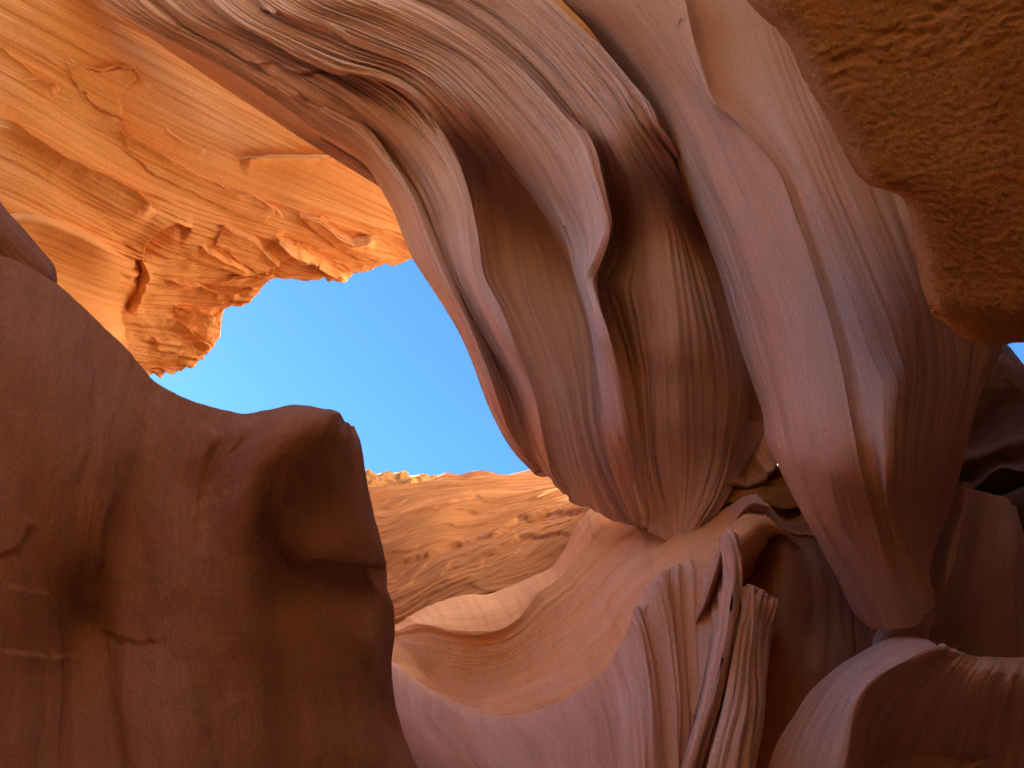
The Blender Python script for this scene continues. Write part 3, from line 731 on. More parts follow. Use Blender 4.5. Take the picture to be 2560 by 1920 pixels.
# ------------------------------------------------------------------ big fin on the right
D_ROWS = [
 [(1330,-90,5.6),(1391,0,5.7),(1473,81,5.9),(1542,179,6.1),(1619,317,6.3),(1668,399,6.4),(1730,509,6.4),(1798,675,6.3),(1831,779,6.2),(1863,893,6.1),(1892,978,6.0),(1908,1031,5.9),(1916,1100,5.8),(1940,1155,5.7),(1985,1234,5.5),(2022,1301,5.3),(2051,1358,5.2),(2083,1423,5.1),(2108,1480,5.0),(2140,1541,4.9),(2172,1568,4.85)],
 [(1420,-90,5.2),(1480,0,5.3),(1560,90,5.45),(1630,190,5.6),(1700,320,5.7),(1750,430,5.75),(1800,540,5.75),(1850,680,5.7),(1880,780,5.65),(1905,880,5.6),(1930,980,5.5),(1950,1060,5.4),(1965,1130,5.3),(1990,1210,5.2),(2020,1280,5.05),(2055,1345,4.95),(2085,1400,4.85),(2115,1450,4.75),(2140,1500,4.7),(2165,1545,4.65),(2185,1572,4.65)],
 [(1560,-90,4.9),(1610,0,5.0),(1670,90,5.1),(1730,190,5.2),(1790,300,5.3),(1850,420,5.35),(1900,540,5.35),(1950,680,5.3),(1985,790,5.2),(2010,890,5.15),(2035,990,5.05),(2055,1080,4.95),(2075,1170,4.85),(2100,1260,4.75),(2130,1340,4.65),(2160,1410,4.55),(2185,1470,4.5),(2210,1530,4.5),(2225,1573,4.55)],
 [(1690,-90,4.75),(1713,0,4.8),(1745,134,4.95),(1782,252,5.05),(1839,301,5.1),(1900,365,5.1),(1950,430,5.1),(2000,560,5.1),(2040,680,5.05),(2075,800,5.0),(2100,900,4.95),(2120,1000,4.85),(2140,1100,4.75),(2160,1200,4.65),(2185,1300,4.55),(2210,1390,4.45),(2235,1460,4.4),(2260,1530,4.45),(2268,1558,4.5)],
 [(1712,-90,4.95),(1735,0,5.0),(1768,130,5.2),(1805,240,5.3),(1858,292,5.3),(1918,358,5.25),(1970,425,5.2),(2020,560,5.15),(2062,680,5.1),(2097,800,5.05),(2125,900,5.0),(2145,1000,4.9),(2165,1100,4.8),(2185,1200,4.7),(2210,1300,4.6),(2235,1390,4.5),(2258,1460,4.45),(2280,1520,4.45),(2290,1545,4.5)],
 [(1830,-90,4.9),(1850,0,4.95),(1880,110,5.05),(1920,220,5.1),(1970,330,5.1),(2020,440,5.1),(2070,560,5.1),(2120,690,5.05),(2160,800,5.0),(2190,890,4.95),(2225,960,4.85),(2222,1060,4.75),(2222,1160,4.65),(2225,1260,4.55),(2238,1330,4.5),(2265,1400,4.42),(2290,1450,4.4),(2312,1500,4.42),(2318,1520,4.5)],
 [(1950,-90,5.0),(1970,0,5.0),(2000,110,5.05),(2040,220,5.1),(2085,330,5.1),(2130,440,5.1),(2180,560,5.1),(2230,690,5.1),(2265,780,5.15),(2280,870,5.2),(2285,960,5.2),(2280,1060,5.1),(2275,1160,4.95),(2275,1260,4.8),(2285,1350,4.65),(2300,1420,4.55),(2318,1470,4.5),(2332,1497,4.55)],
 [(2080,-90,5.2),(2110,0,5.2),(2140,110,5.2),(2180,220,5.25),(2220,330,5.25),(2260,440,5.3),(2300,560,5.3),(2340,690,5.4),(2370,790,5.6),(2385,880,5.7),(2385,980,5.7),(2370,1080,5.6),(2350,1180,5.4),(2335,1280,5.2),(2325,1370,4.95),(2325,1440,4.75),(2335,1485,4.65)],
 [(2250,-90,5.6),(2280,0,5.6),(2320,110,5.6),(2360,220,5.6),(2400,330,5.65),(2430,440,5.7),(2460,560,5.8),(2490,690,6.0),(2512,790,6.2),(2510,870,6.3),(2494,913,6.3),(2457,986,6.2),(2429,1088,6.1),(2413,1161,6.0),(2388,1252,5.8),(2360,1317,5.5),(2343,1374,5.3),(2327,1440,5.0),(2336,1490,4.75)]]
D_OFF = [0.8, 0.3, 0.0, 0, 0, 0, 0, 0, 0]
D_ROWS = [[(x, y, z + o * (1 - 0.6 * smooth(1100, 1550, y)) + 2.0 * min(1.2, max(0, (1150 - y) / 1150)) + 1.0 * smooth(1050, 1570, y)) for x, y, z in r_] for r_, o in zip(D_ROWS, D_OFF)]
def d_disp(P, U, V):
    return 0.05 * fbm(U * 0.9, V * 0.3, 3, 111) + 0.015 * streak(U, V, 3.0, 0.12, 3, 112, 0.6) + 0.004 * streak(U, V, 14, 0.15, 3, 113)
rD = rock('rock_fin', 'tall smooth rose sandstone fin hanging like a tusk, tip pointing down on the right', 'rock', 2000, 800, 5.2)
PD, ND, _ = sheet(rD, D_ROWS, 420, 480, M_FIN, d_disp, [(0, 'front_face'), (3, 'side_face'), (5, 'dark_flank')], thick=1.4, crease=(3,), rim=0.05, uvoff=9)

# ------------------------------------------------------------------ rough wall upper right
E_ROWS = [
 [(1760,-220,4.7),(1950,-250,4.4),(2200,-300,4.2),(2500,-350,4.1),(3350,-380,4.1)],
 [(1872,0,4.7),(1935,-15,4.4),(2050,-45,4.25),(2250,-90,4.1),(2500,-140,3.9),(3350,-200,3.9)],
 [(1960,90,4.7),(2010,82,4.4),(2100,60,4.25),(2300,10,4.0),(2500,-40,3.85),(3350,-110,3.8)],
 [(2014,195,4.7),(2060,187,4.4),(2150,165,4.22),(2300,125,4.0),(2500,60,3.8),(3350,-20,3.7)],
 [(2087,325,4.65),(2125,318,4.35),(2200,300,4.2),(2350,265,3.95),(2550,200,3.75),(3350,120,3.6)],
 [(2160,443,4.6),(2195,438,4.3),(2260,420,4.15),(2380,390,3.9),(2550,340,3.7),(3350,260,3.6)],
 [(2255,487,4.6),(2285,492,4.25),(2330,497,4.1),(2430,490,3.85),(2580,450,3.7),(3350,400,3.6)],
 [(2286,570,4.6),(2312,578,4.25),(2350,588,4.05),(2440,590,3.85),(2580,570,3.7),(3350,540,3.6)],
 [(2300,680,4.6),(2325,684,4.3),(2360,690,4.05),(2450,690,3.87),(2580,690,3.75),(3350,680,3.65)],
 [(2323,764,4.7),(2350,770,4.35),(2385,778,4.12),(2455,785,3.95),(2580,785,3.85),(3350,780,3.8)],
 [(2352,798,4.9),(2392,836,4.6),(2433,852,4.4),(2480,864,4.3),(2560,852,4.2),(3350,845,4.2)]]
E_ROWS = [[(x, y, 4.35 if k == 0 else 4.05 - 0.05 * k + 0.0004 * max(0, y - 500)) for k, (x, y, z) in enumerate(r_)] for r_ in E_ROWS]
E_ROWS[-1] = [(x, y, z + 0.3) for x, y, z in E_ROWS[-1]]
def e_disp(P, U, V):
    px, py = pix(P)
    h = 0.03 * fbm(U * 0.6, V * 0.5, 3, 121)
    bands = smooth(0.25, 0.55, perlin(U * 1.4 + 0.1 * V, V * 0.2, 123))
    h = h + 0.010 * bands * fbm(U * 15, V * 5, 3, 124, 0.6) + 0.005 * fbm(U * 24, V * 20, 3, 125)
    h = h + 0.012 * streak(V, U, 2.5, 0.3, 3, 126)
    return h
rE = rock('rough_rock_overhang', 'rough amber brown rock overhang in the upper right corner with rippled bands', 'rock', 2300, 300, 4)
sheet(rE, E_ROWS, 330, 300, M_ROUGH, e_disp, [(0, 'rippled_face'), (6, 'lower_face')], thick=0.5, rim=0.08, uvoff=13)

# ------------------------------------------------------------------ far wall, lower middle
F1 = [
 [(420,1690,9.3),(989,1600,9.6),(1115,1520,10),(1221,1500,10.2),(1335,1470,10.4),(1410,1410,10.6),(1460,1340,10.9),(1510,1290,11.2),(1650,1260,11.5)],
 [(420,1600,10.4),(985,1500,10.6),(1100,1440,11),(1220,1390,11.4),(1330,1340,11.8),(1430,1280,12.2),(1520,1230,12.6),(1680,1190,13)],
 [(420,1510,11.4),(960,1430,11.7),(1080,1370,12.2),(1200,1330,12.8),(1320,1290,13.2),(1440,1240,13.6),(1640,1160,14)],
 [(420,1420,12.4),(950,1360,12.7),(1080,1310,13.3),(1200,1285,13.9),(1330,1255,14.3),(1450,1215,14.6),(1650,1130,15)],
 [(420,1320,13.5),(930,1290,13.8),(1060,1260,14.4),(1200,1240,15),(1340,1225,15.3),(1480,1190,15.5),(1660,1100,16)],
 [(420,1250,15),(915,1235,15.2),(1060,1220,15.8),(1200,1208,16.2),(1330,1202,16.4),(1480,1170,16.6),(1660,1080,17)],
 [(420,1240,15.8),(940,1226,16.3),(1076,1202,16.8),(1115,1182,16.9),(1150,1186,17),(1188,1179,17),(1221,1183,17.1),(1253,1192,17.2),(1322,1184,17.4),(1480,1150,17.6),(1660,1060,18)]]
F_CRACKS = [
 ([(930,1432),(1000,1405),(1123,1352),(1237,1327),(1294,1290),(1400,1268),(1490,1255)], -0.09, 18),
 ([(1100,1425),(1200,1385),(1300,1332),(1440,1325)], -0.06, 12),
 ([(900,1300),(1060,1275),(1150,1250),(1270,1240)], -0.06, 12)]
def f1_disp(P, U, V):
    s = U * 0.9 + 0.9 * fbm(U * 0.3, V * 0.3, 4, 132) + 0.35 * V
    saw = s - np.floor(s); saw = np.where(saw < 0.92, saw / 0.92, (1 - saw) / 0.08)
    s2 = U * 2.4 + 1.0 * fbm(U * 0.5, V * 0.5, 4, 138) - 0.4 * V
    saw2 = s2 - np.floor(s2); saw2 = np.where(saw2 < 0.9, saw2 / 0.9, (1 - saw2) / 0.1)
    pt = smooth(-0.2, 0.3, fbm(U * 0.4, V * 0.3, 3, 139))
    h = 0.14 * fbm(U * 0.4, V * 0.3, 3, 131) - 0.03 * saw * pt - 0.03 * saw2 * (1 - 0.5 * pt) + 0.05 * streak(U, V, 2.0, 0.22, 5, 133)
    return cracks(P, F_CRACKS, h, 3, soft=5)
rF = rock('far_canyon_wall', 'sunny apricot layered wall at the far end below the sky with a low crest', 'rock wall', 1150, 1380, 13)
sheet(rF, F1, 300, 330, M_ORNG, f1_disp, [(0, 'lower_beds'), (3, 'upper_beds')], thick=3.0, rim=0.1, uvoff=2)
KN = [
 [(500,1183,22),(907,1186,22),(976,1192,22),(1009,1181,22),(1042,1196,22),(1058,1190,22),(1076,1200,22),(1130,1215,22)],
 [(500,1205,21),(907,1207,21),(976,1208,21),(1009,1204,21),(1042,1212,21),(1058,1212,21),(1076,1218,21),(1130,1230,21)],
 [(500,1250,20),(907,1250,20),(976,1250,20),(1009,1250,20),(1042,1250,20),(1058,1250,20),(1076,1250,20),(1130,1260,20)]]
r = rock('distant_rim_knoll', 'small yellowish rugged knoll on the distant rim, left end of the far crest', 'rock', 990, 1215, 21)
sheet(r, KN, 60, 160, M_ROUGH, lambda P, U, V: 0.28 * fbm(U * 1.2, V * 1.2, 5, 141), [(0, 'rock_face')], thick=3, uvoff=8)

F2 = [
 [(560,1650,9.4),(989,1566,9.4),(1058,1525,9.7),(1115,1498,9.9),(1221,1482,10),(1335,1446,10.1),(1379,1427,10.1),(1416,1382,10.2),(1440,1330,10.4),(1477,1277,10.7),(1560,1240,10.9),(1680,1230,11),(1830,1222,11.2)],
 [(560,1650,8.7),(989,1578,8.6),(1062,1561,8.5),(1123,1576,8.4),(1196,1582,8.35),(1253,1572,8.4),(1300,1540,8.6),(1345,1480,8.9),(1400,1430,9.2),(1450,1370,9.5),(1500,1310,9.8),(1600,1280,10),(1720,1260,10.2),(1845,1235,10.4)],
 [(560,1680,8.55),(985,1600,8.55),(1062,1590,8.50),(1123,1605,8.45),(1196,1612,8.45),(1260,1605,8.45),(1320,1570,8.55),(1380,1510,8.65),(1440,1450,8.80),(1500,1390,8.95),(1560,1340,9.10),(1650,1310,9.25),(1750,1290,9.35),(1860,1250,9.55)],
 [(560,1720,8.05),(985,1650,8.05),(1062,1670,8.15),(1123,1690,8.25),(1196,1700,8.30),(1270,1690,8.25),(1350,1650,8.15),(1420,1590,8.10),(1490,1520,8.05),(1550,1440,8.05),(1610,1390,8.05),(1690,1345,8.10),(1780,1310,8.15),(1880,1270,8.35)],
 [(560,1760,7.40),(985,1720,7.40),(1062,1765,7.40),(1123,1790,7.40),(1196,1810,7.40),(1280,1812,7.35),(1380,1795,7.30),(1480,1750,7.20),(1550,1690,7.10),(1610,1600,7.00),(1660,1510,7.00),(1720,1450,7.10),(1800,1395,7.20),(1900,1310,7.40)],
 [(560,1860,8.50),(985,1830,8.50),(1062,1880,8.50),(1123,1910,8.50),(1196,1930,8.50),(1280,1930,8.50),(1380,1920,8.40),(1480,1880,8.40),(1580,1800,8.40),(1660,1700,8.40),(1720,1600,8.40),(1780,1530,8.50),(1860,1450,8.60),(1950,1360,8.80)]]
F2 = [r_ + [(r_[-1][0] + 100, r_[-1][1] + 55, r_[-1][2] + 0.9), (r_[-1][0] + 240, r_[-1][1] + 150, r_[-1][2] + 1.6)] for r_ in F2]
def f2_disp(P, U, V):
    return 0.08 * fbm(U * 0.5, V * 0.35, 3, 151) + 0.03 * streak(V, U, 1.5, 0.4, 4, 152) + 0.015 * streak(U, V, 4, 0.3, 3, 153)
r = rock('rock_bowl', 'concave orange rock bowl with a pale lens shaped ledge along its upper lip', 'rock', 1250, 1650, 9)
sheet(r, F2, 260, 360, M_FAR, f2_disp, [(0, 'pale_ledge'), (1, 'hollow')], thick=2.0, crease=(1,), uvoff=4)

K = [
 [(900,1640,8.4),(900,1750,8.0),(900,1850,7.6),(900,2100,7)],
 [(985,1686,8.3),(995,1760,7.7),(1010,1840,7.2),(1030,1920,6.9),(1060,2100,6.6)],
 [(1040,1730,8.2),(1065,1800,7.5),(1100,1870,7.0),(1140,1940,6.7),(1180,2100,6.4)],
 [(1115,1761,8.1),(1140,1820,7.4),(1180,1890,6.9),(1220,1960,6.6),(1260,2100,6.3)],
 [(1180,1781,8.1),(1205,1840,7.3),(1240,1900,6.85),(1290,1980,6.4),(1330,2100,6.2)],
 [(1241,1791,8.1),(1270,1850,7.3),(1310,1910,6.8),(1360,1990,6.3),(1390,2100,6.1)],
 [(1359,1773,8.0),(1385,1840,7.2),(1410,1910,6.7),(1440,1990,6.25),(1460,2100,6.05)],
 [(1420,1749,7.9),(1450,1820,7.1),(1470,1900,6.6),(1490,1980,6.2),(1500,2100,6)],
 [(1481,1716,7.8),(1508,1790,7.0),(1520,1880,6.5),(1530,1970,6.15),(1540,2100,5.95)],
 [(1530,1671,7.6),(1550,1750,6.9),(1560,1850,6.4),(1565,1950,6.1),(1570,2100,5.9)],
 [(1562,1627,7.5),(1585,1720,6.9),(1595,1830,6.45),(1600,1940,6.1),(1605,2100,5.85)],
 [(1587,1570,7.4),(1615,1680,6.85),(1628,1800,6.4),(1635,1930,6.05),(1640,2100,5.8)],
 [(1605,1515,7.4),(1640,1640,7.0),(1655,1780,6.5),(1660,1920,6.1),(1665,2100,5.75)],
 [(1668,1439,7.5),(1690,1580,7.0),(1700,1740,6.45),(1700,1900,6.0),(1690,2100,5.7)],
 [(1737,1412,7.6),(1745,1560,7.05),(1745,1720,6.45),(1735,1880,5.95),(1715,2100,5.6)],
 [(1790,1375,7.6),(1790,1500,7.0),(1780,1650,6.4),(1740,1830,5.8),(1670,2100,5.3)],
 [(1818,1350,7.1),(1832,1440,6.5),(1822,1560,6.0),(1790,1720,5.6),(1735,1900,5.2),(1690,2100,5.0)],
 [(1830,1345,7.5),(1846,1440,7.1),(1838,1540,6.5),(1812,1700,5.9),(1755,1890,5.5),(1708,2100,5.2)],
 [(1845,1475,7.0),(1850,1520,6.6),(1838,1600,6.1),(1810,1740,5.7),(1775,1880,5.3),(1730,2100,4.95)],
 [(1862,1472,6.8),(1865,1530,6.4),(1855,1610,6.0),(1835,1740,5.6),(1800,1880,5.2),(1750,2100,4.85)],
 [(1920,1500,7.4),(1900,1560,7.0),(1885,1640,6.6),(1870,1760,6.1),(1845,1890,5.6),(1810,2100,5.2)],
 [(1935,1520,8),(1920,1600,7.6),(1905,1680,7.2),(1890,1780,6.8),(1875,1900,6.4),(1860,2100,5.9)]]
K_TURN = {11: 0.1, 12: 0.35, 13: 0.65, 14: 0.95, 15: 1.05, 17: 0.3}       # the ribs turn away from the light
K = [[(x, y, z - 1.4 + K_TURN.get(k, 0)) for x, y, z in r_] for k, r_ in enumerate(K)]
_t = np.array([r_[0][:2] for r_ in K], float)
_g = np.gradient(_t, axis=0); _g /= np.linalg.norm(_g, axis=1, keepdims=True)
_o = np.stack([_g[:, 1], -_g[:, 0]], 1)                                      # outward across the crest line
K = [[(r_[0][0] + 15 * o_[0], r_[0][1] + 15 * o_[1], r_[0][2] + 0.6)] + r_ for r_, o_ in zip(K, _o)]
def k_disp(P, U, V):
    px, py = pix(P)
    w = smooth(1450, 1620, px) * smooth(0.0, 0.22, np.linspace(0, 1, P.shape[1])[None, :])
    return 0.05 * fbm(U * 0.8, V * 0.4, 3, 161) + (0.010 + 0.075 * w) * streak(U, V, 4.0, 0.10, 4, 162, 0.62)
rK = rock('ribbed_rock_slope', 'pale pink shelf turning into orange vertical ribs, in front of the bowl', 'rock', 1600, 1750, 6.8)
sheet(rK, K, 460, 300, M_RIBS, k_disp, [(0, 'pink_shelf'), (9, 'ribs'), (15, 'pale_rib'), (18, 'outer_rib')], thick=0.9, back=(0.0, 0.92, -0.25), crease=(16,), rim=0.04, uvoff=6)
T = [
 [(1630,1455,8.3),(1690,1410,8.4),(1755,1345,8.5),(1815,1278,8.6),(1860,1242,8.7),(1889,1233,8.7)],
 [(1640,1462,7.7),(1705,1425,7.65),(1768,1388,7.6),(1828,1312,7.65),(1872,1260,7.75),(1925,1266,7.9)],
 [(1655,1475,7.8),(1715,1440,7.8),(1785,1402,7.8),(1824,1352,7.9),(1857,1310,8.0),(1900,1285,8.3)]]
r = rock('pale_rock_crest', 'narrow pale crest rising to a point above the dark hollow, left of the fin', 'rock', 1760, 1380, 8)
sheet(r, T, 50, 130, M_CURT, lambda P, U, V: 0.02 * fbm(U * 3, V * 2, 4, 171), [(0, 'rock_face')], thick=0.7, crease=(1,), rim=0.03, uvoff=15)

# ------------------------------------------------------------------ dark hollow behind the fin
I_ROWS = [
 [(1760,1270,9.2),(1790,1400,8.8),(1810,1550,8.3),(1830,1750,7.8),(1830,2100,7)],
 [(1880,1262,8.6),(1870,1400,8.4),(1880,1550,8.0),(1890,1700,7.6),(1900,1850,7.2),(1900,2100,6.6)],
 [(1926,1268,8.4),(1945,1350,8.0),(1960,1450,7.6),(1950,1560,7.35),(1950,1680,7.2),(1950,1850,6.9),(1950,2100,6.5)],
 [(1985,1308,8.5),(2010,1380,8.25),(2030,1480,7.9),(2020,1600,7.5),(2000,1700,7.1),(1990,1850,6.9),(1990,2100,6.5)],
 [(2040,1300,8.6),(2070,1400,8.3),(2090,1500,8),(2090,1600,7.6),(2070,1700,7.2),(2060,1850,6.9),(2060,2100,6.6)],
 [(2120,1280,8.8),(2140,1400,8.5),(2150,1500,8.2),(2150,1600,7.8),(2150,1720,7.4),(2150,2100,6.8)],
 [(2300,1260,9),(2300,1400,8.7),(2300,1550,8.3),(2300,1750,7.8),(2300,2100,7)]]
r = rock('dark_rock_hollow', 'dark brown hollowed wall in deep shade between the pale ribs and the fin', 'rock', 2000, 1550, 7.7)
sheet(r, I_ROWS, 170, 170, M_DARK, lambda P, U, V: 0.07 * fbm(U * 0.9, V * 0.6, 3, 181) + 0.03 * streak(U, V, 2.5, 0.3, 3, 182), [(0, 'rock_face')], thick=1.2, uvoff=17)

J1 = [
 [(1790,1180,12.8),(1853,1100,12.9),(1911,1030,13),(1990,970,13.2)],
 [(1795,1210,11.8),(1853,1160,11.8),(1911,1110,11.9),(1990,1040,12)],
 [(1800,1225,11.2),(1838,1212,11.2),(1875,1210,11.2),(1912,1195,11.2),(1942,1150,11.4),(2000,1090,11.7)]]
J1 = [[(x, y, z - 2.0) for x, y, z in r_] for r_ in J1]
r = rock('pink_rock_face', 'small pale pink face low in the gap between the curtain and the fin', 'rock', 1880, 1160, 12)
sheet(r, J1, 70, 90, M_CURT, lambda P, U, V: 0.05 * streak(V, U, 3, 0.3, 3, 191), [(0, 'rock_face')], thick=1.5, uvoff=19)
J2 = [
 [(1760,1222,11.1),(1850,1208,11.1),(1920,1190,11.1),(1990,1140,11.2),(2100,1120,11.3)],
 [(1760,1240,10.7),(1850,1228,10.6),(1930,1215,10.6),(2000,1190,10.6),(2100,1180,10.6)],
 [(1760,1270,10.3),(1850,1250,10.2),(1925,1252,10.1),(2000,1248,10.0),(2100,1240,10)],
 [(1760,1280,10.5),(1850,1262,10.4),(1930,1268,10.3),(2000,1262,10.3),(2100,1255,10.3)],
 [(1760,1380,9.6),(1850,1350,9.6),(1930,1340,9.6),(2000,1340,9.6),(2100,1340,9.6)]]
J2 = [[(x, y, z - 1.2) for x, y, z in r_] for r_ in J2]
r = rock('amber_ledge', 'rough amber ledge with a jagged edge below the small pink face', 'rock ledge', 1950, 1250, 10.3)
sheet(r, J2, 110, 120, M_ROUGH, lambda P, U, V: 0.14 * fbm(U * 1.6, V * 1.2, 5, 195), [(0, 'rock_face')], thick=1.2, crease=(2,), uvoff=21)

# ------------------------------------------------------------------ lower right rocks
S = [
 [(2396,1215,6.9),(2381,1256,6.8),(2352,1335,6.7),(2320,1420,6.6),(2250,1530,6.5),(2185,1575,6.4),(2175,1640,6.3),(2165,1820,6.1)],
 [(2404,1206,6.5),(2394,1256,6.4),(2372,1335,6.3),(2350,1420,6.2),(2320,1510,6.1),(2290,1590,6.0),(2280,1650,5.9),(2270,1820,5.7)],
 [(2413,1208,6.35),(2410,1258,6.25),(2392,1335,6.1),(2375,1420,6.0),(2350,1510,5.9),(2322,1592,5.8),(2312,1660,5.7),(2300,1840,5.5)],
 [(2425,1218,6.5),(2428,1262,6.4),(2415,1340,6.3),(2400,1430,6.2),(2380,1520,6.1),(2355,1600,6.0),(2345,1680,5.8),(2330,1860,5.5)],
 [(2455,1230,6.6),(2460,1300,6.5),(2455,1400,6.3),(2440,1520,6.1),(2430,1650,5.9),(2420,1880,5.5)],
 [(2515,1249,6.6),(2530,1320,6.4),(2540,1420,6.2),(2540,1550,6),(2540,1700,5.7),(2540,1920,5.4)],
 [(2535,1270,7.0),(2565,1370,6.8),(2640,1480,6.5),(2720,1600,6.2),(2780,1750,5.9),(2820,1980,5.5)]]
S = [r_ if k < 3 else [(x, y, z + 0.9 * smooth(1250, 1850, y)) for x, y, z in r_] for k, r_ in enumerate(S)]
r = rock('rock_spire', 'dark pointed spire on the right with one pale pink edge, beside the fin tip', 'rock', 2430, 1450, 6.3)
sheet(r, S, 220, 220, M_CURT, lambda P, U, V: 0.05 * fbm(U * 0.9, V * 0.6, 3, 201) + 0.02 * streak(U, V, 5, 0.25, 3, 202), [(0, 'pale_edge'), (3, 'dark_face')], thick=1.0, crease=(2,), uvoff=23)
G1 = [
 [(2311,1604,5.7),(2260,1594,5.7),(2200,1606,5.6),(2140,1633,5.5),(2099,1655,5.4),(2059,1692,5.3),(2022,1736,5.2),(1985,1797,5.05),(1953,1850,4.9),(1928,1915,4.75),(1880,2100,4.4)],
 [(2330,1610,5.2),(2280,1610,5.2),(2220,1628,5.1),(2170,1658,5.0),(2130,1688,4.9),(2095,1733,4.8),(2070,1785,4.7),(2045,1840,4.6),(2025,1900,4.5),(1990,2100,4.2)],
 [(2345,1616,5.0),(2300,1623,4.95),(2250,1648,4.85),(2200,1678,4.75),(2160,1713,4.65),(2130,1758,4.55),(2115,1810,4.48),(2105,1860,4.4),(2095,1915,4.32),(2080,2100,4.1)],
 [(2380,1628,5.15),(2350,1650,5.1),(2310,1690,5.05),(2270,1730,4.95),(2240,1780,4.85),(2220,1830,4.75),(2205,1880,4.65),(2195,1930,4.55),(2180,2100,4.3)],
 [(2450,1640,5.2),(2430,1680,5.1),(2400,1740,5),(2380,1800,4.9),(2360,1860,4.8),(2340,1930,4.6),(2320,2100,4.4)],
 [(3250,1640,5.2),(3250,1700,5),(3250,1800,4.9),(3250,1900,4.7),(3250,2100,4.4)]]
G1 = [r_ if k < 3 else [(x, y, z + 1.3 * smooth(1650, 2050, y)) for x, y, z in r_] for k, r_ in enumerate(G1)]
r = rock('rock_shoulder', 'rounded dark shoulder in the lower right corner with a striped pink crest', 'rock', 2250, 1800, 4.8)
sheet(r, G1, 240, 230, M_CURT, lambda P, U, V: 0.04 * fbm(U * 0.9, V * 0.6, 3, 211) + 0.02 * streak(U, V, 6, 0.25, 3, 212), [(0, 'striped_crest'), (2, 'dark_face')], thick=0.8, uvoff=25)

HR = [
 [(2300,1010,10.6),(2440,935,10.7),(2480,905,10.8),(2504,894,10.8),(2544,917,10.8),(2600,915,10.9),(3350,930,11)],
 [(2300,1020,10.1),(2440,950,10.1),(2480,918,10.2),(2504,906,10.2),(2544,928,10.2),(2600,928,10.2),(3350,945,10.3)],
 [(2300,1100,10.2),(2440,1080,10.1),(2480,1050,10.1),(2510,1030,10.1),(2550,1020,10.1),(2600,1020,10.1),(3350,1030,10.1)],
 [(2300,1170,9.9),(2417,1140,9.9),(2468,1122,9.9),(2510,1100,9.9),(2545,1092,9.9),(2600,1088,9.9),(3350,1100,9.9)],
 [(2300,1180,9.4),(2417,1150,9.4),(2468,1132,9.4),(2510,1112,9.4),(2545,1104,9.4),(2600,1100,9.4),(3350,1115,9.4)],
 [(2300,1215,9.5),(2417,1205,9.5),(2450,1180,9.4),(2480,1165,9.4),(2515,1160,9.4),(2560,1160,9.3),(3350,1160,9.3)],
 [(2300,1240,9.2),(2424,1222,9.1),(2450,1195,9.1),(2478,1172,9.0),(2502,1158,9.0),(2560,1166,9.0),(3350,1180,9)],
 [(2300,1245,8.7),(2428,1226,8.7),(2458,1204,8.6),(2486,1182,8.6),(2510,1170,8.6),(2560,1178,8.6),(3350,1195,8.6)],
 [(2300,1255,8.9),(2430,1236,8.9),(2468,1236,8.9),(2504,1238,8.9),(2560,1218,8.8),(2600,1205,8.8),(3350,1215,8.8)],
 [(2300,1262,8.3),(2430,1240,8.3),(2468,1246,8.3),(2504,1248,8.2),(2560,1230,8.2),(2600,1220,8.2),(3350,1230,8.2)],
 [(2300,1500,8.2),(2430,1480,8.2),(2500,1450,8.1),(2560,1440,8.0),(2650,1430,8),(3350,1430,8)]]
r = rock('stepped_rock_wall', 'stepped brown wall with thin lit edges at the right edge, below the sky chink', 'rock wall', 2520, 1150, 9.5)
sheet(r, HR, 200, 160, M_SHADE, lambda P, U, V: 0.07 * fbm(U * 1.2, V * 1.0, 4, 221), [(0, 'upper_step'), (4, 'middle_step'), (8, 'lower_step')], thick=1.5, uvoff=27)  # darker stone colour stands in for shade on these steps
H0 = [
 [(2380,760,13.5),(2470,815,13.5),(2516,856,13.5),(2562,908,13.5),(2640,985,13.5),(3300,1500,13.5)],
 [(2370,790,13),(2460,840,13),(2505,880,13),(2550,930,13),(2620,1010,13),(3280,1530,13)],
 [(2330,920,12.5),(2400,960,12.5),(2460,1000,12.5),(2520,1040,12.5),(2580,1090,12.5),(3220,1600,12.5)]]
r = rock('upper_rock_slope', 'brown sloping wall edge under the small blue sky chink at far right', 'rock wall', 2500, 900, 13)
sheet(r, H0, 70, 120, M_SHADE, lambda P, U, V: 0.08 * fbm(U * 0.9, V * 0.7, 4, 231), [(0, 'rock_face')], thick=2.0, uvoff=29)  # shade put into this slope's colour too

# ------------------------------------------------------------------ bits of straw blown against the rock
M_STRAW = bpy.data.materials.new('dry_straw')
M_STRAW.use_nodes = True
_b = M_STRAW.node_tree.nodes['Principled BSDF']
_n = M_STRAW.node_tree.nodes.new('ShaderNodeTexNoise'); _n.inputs['Scale'].default_value = 40
_r = M_STRAW.node_tree.nodes.new('ShaderNodeValToRGB')
_r.color_ramp.elements[0].color = (0.55, 0.43, 0.28, 1); _r.color_ramp.elements[1].color = (0.8, 0.7, 0.52, 1)
M_STRAW.node_tree.links.new(_n.outputs['Fac'], _r.inputs['Fac']); M_STRAW.node_tree.links.new(_r.outputs['Color'], _b.inputs['Base Color'])

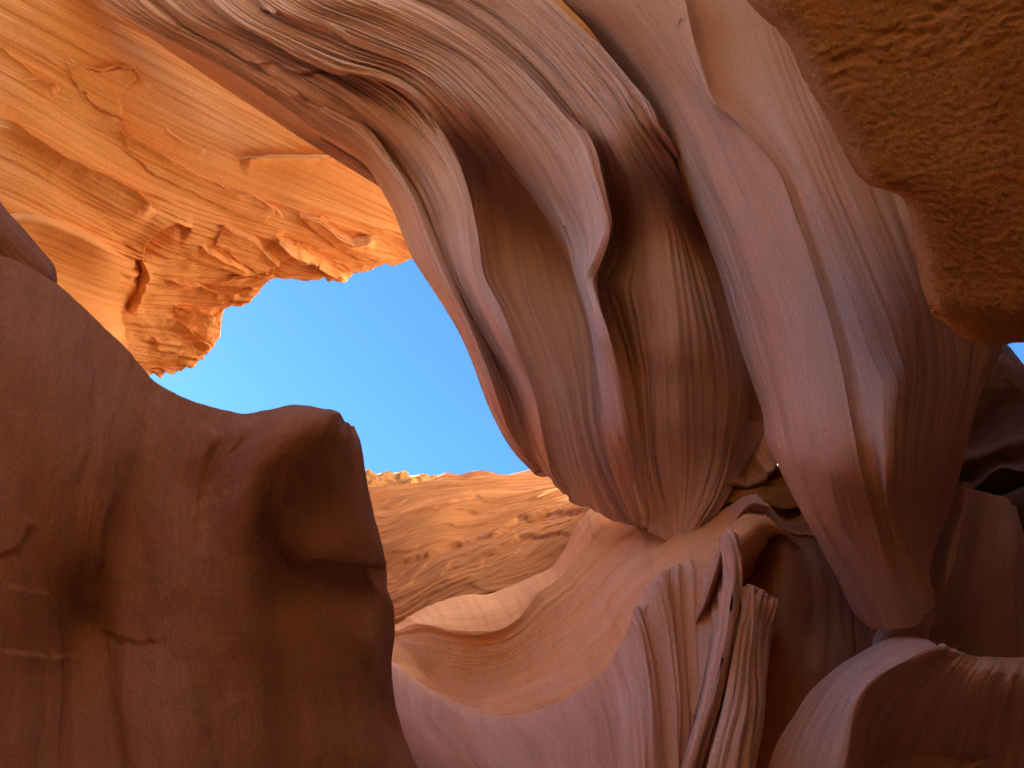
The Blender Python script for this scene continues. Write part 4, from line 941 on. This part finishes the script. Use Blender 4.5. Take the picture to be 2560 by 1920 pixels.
def straw(name, label, P, N, pts, rad):
    """a bent stalk lying on the rock under the given photograph pixels"""
    px, py = pix(P)
    line = []
    for x, y in pts:
        k = np.unravel_index(np.argmin((px - x) ** 2 + (py - y) ** 2), px.shape)
        line.append(P[k] + N[k] * rad * 1.5 + (at(x, y, (P[k] - CAM) @ FWD) - at(px[k], py[k], (P[k] - CAM) @ FWD)))
    line = np.array(line)
    d = np.concatenate([[0], np.cumsum(np.sqrt(np.linalg.norm(np.diff(line, axis=0), axis=1)))])
    L_ = hermite(d, line, np.linspace(0, d[-1], 16))
    T_ = np.gradient(L_, axis=0); T_ /= np.linalg.norm(T_, axis=1, keepdims=True)
    A_ = np.cross(T_, FWD); A_ /= np.linalg.norm(A_, axis=1, keepdims=True); B_ = np.cross(T_, A_)
    ang = np.arange(6) / 6 * 2 * np.pi
    rr = rad * (1 - 0.6 * np.abs(np.linspace(-1, 1, 16)) ** 3)
    V_ = (L_[:, None] + rr[:, None, None] * (np.cos(ang)[None, :, None] * A_[:, None] + np.sin(ang)[None, :, None] * B_[:, None])).reshape(-1, 3)
    q = []
    for i in range(15):
        for j in range(6):
            q.append((i * 6 + j, i * 6 + (j + 1) % 6, (i + 1) * 6 + (j + 1) % 6, (i + 1) * 6 + j))
    base = V_.mean(0)
    me = bpy.data.meshes.new(name)
    me.from_pydata((V_ - base).tolist(), [], q + [tuple(range(5, -1, -1)), tuple(range(90, 96))])
    me.materials.append(M_STRAW)
    o = bpy.data.objects.new(name, me); o.location = base; COL.objects.link(o)
    o['label'] = label; o['category'] = 'straw'; o['group'] = 'bits of straw on the rock'
    return o
straw('straw', 'tiny pale curved straw on the fin near the top of the picture', PD, ND, [(1692, 63), (1697, 55), (1700, 47), (1700, 39)], 0.007)
straw('straw', 'tiny pale bent straw on the left edge of the fin, below the higher straw', PD, ND, [(1690, 425), (1693, 436), (1699, 440), (1707, 441)], 0.006)
straw('straw', 'tiny pale speck of straw on the tongue of the curtain', PC, NC, [(1408, 563), (1412, 560), (1418, 560)], 0.012)
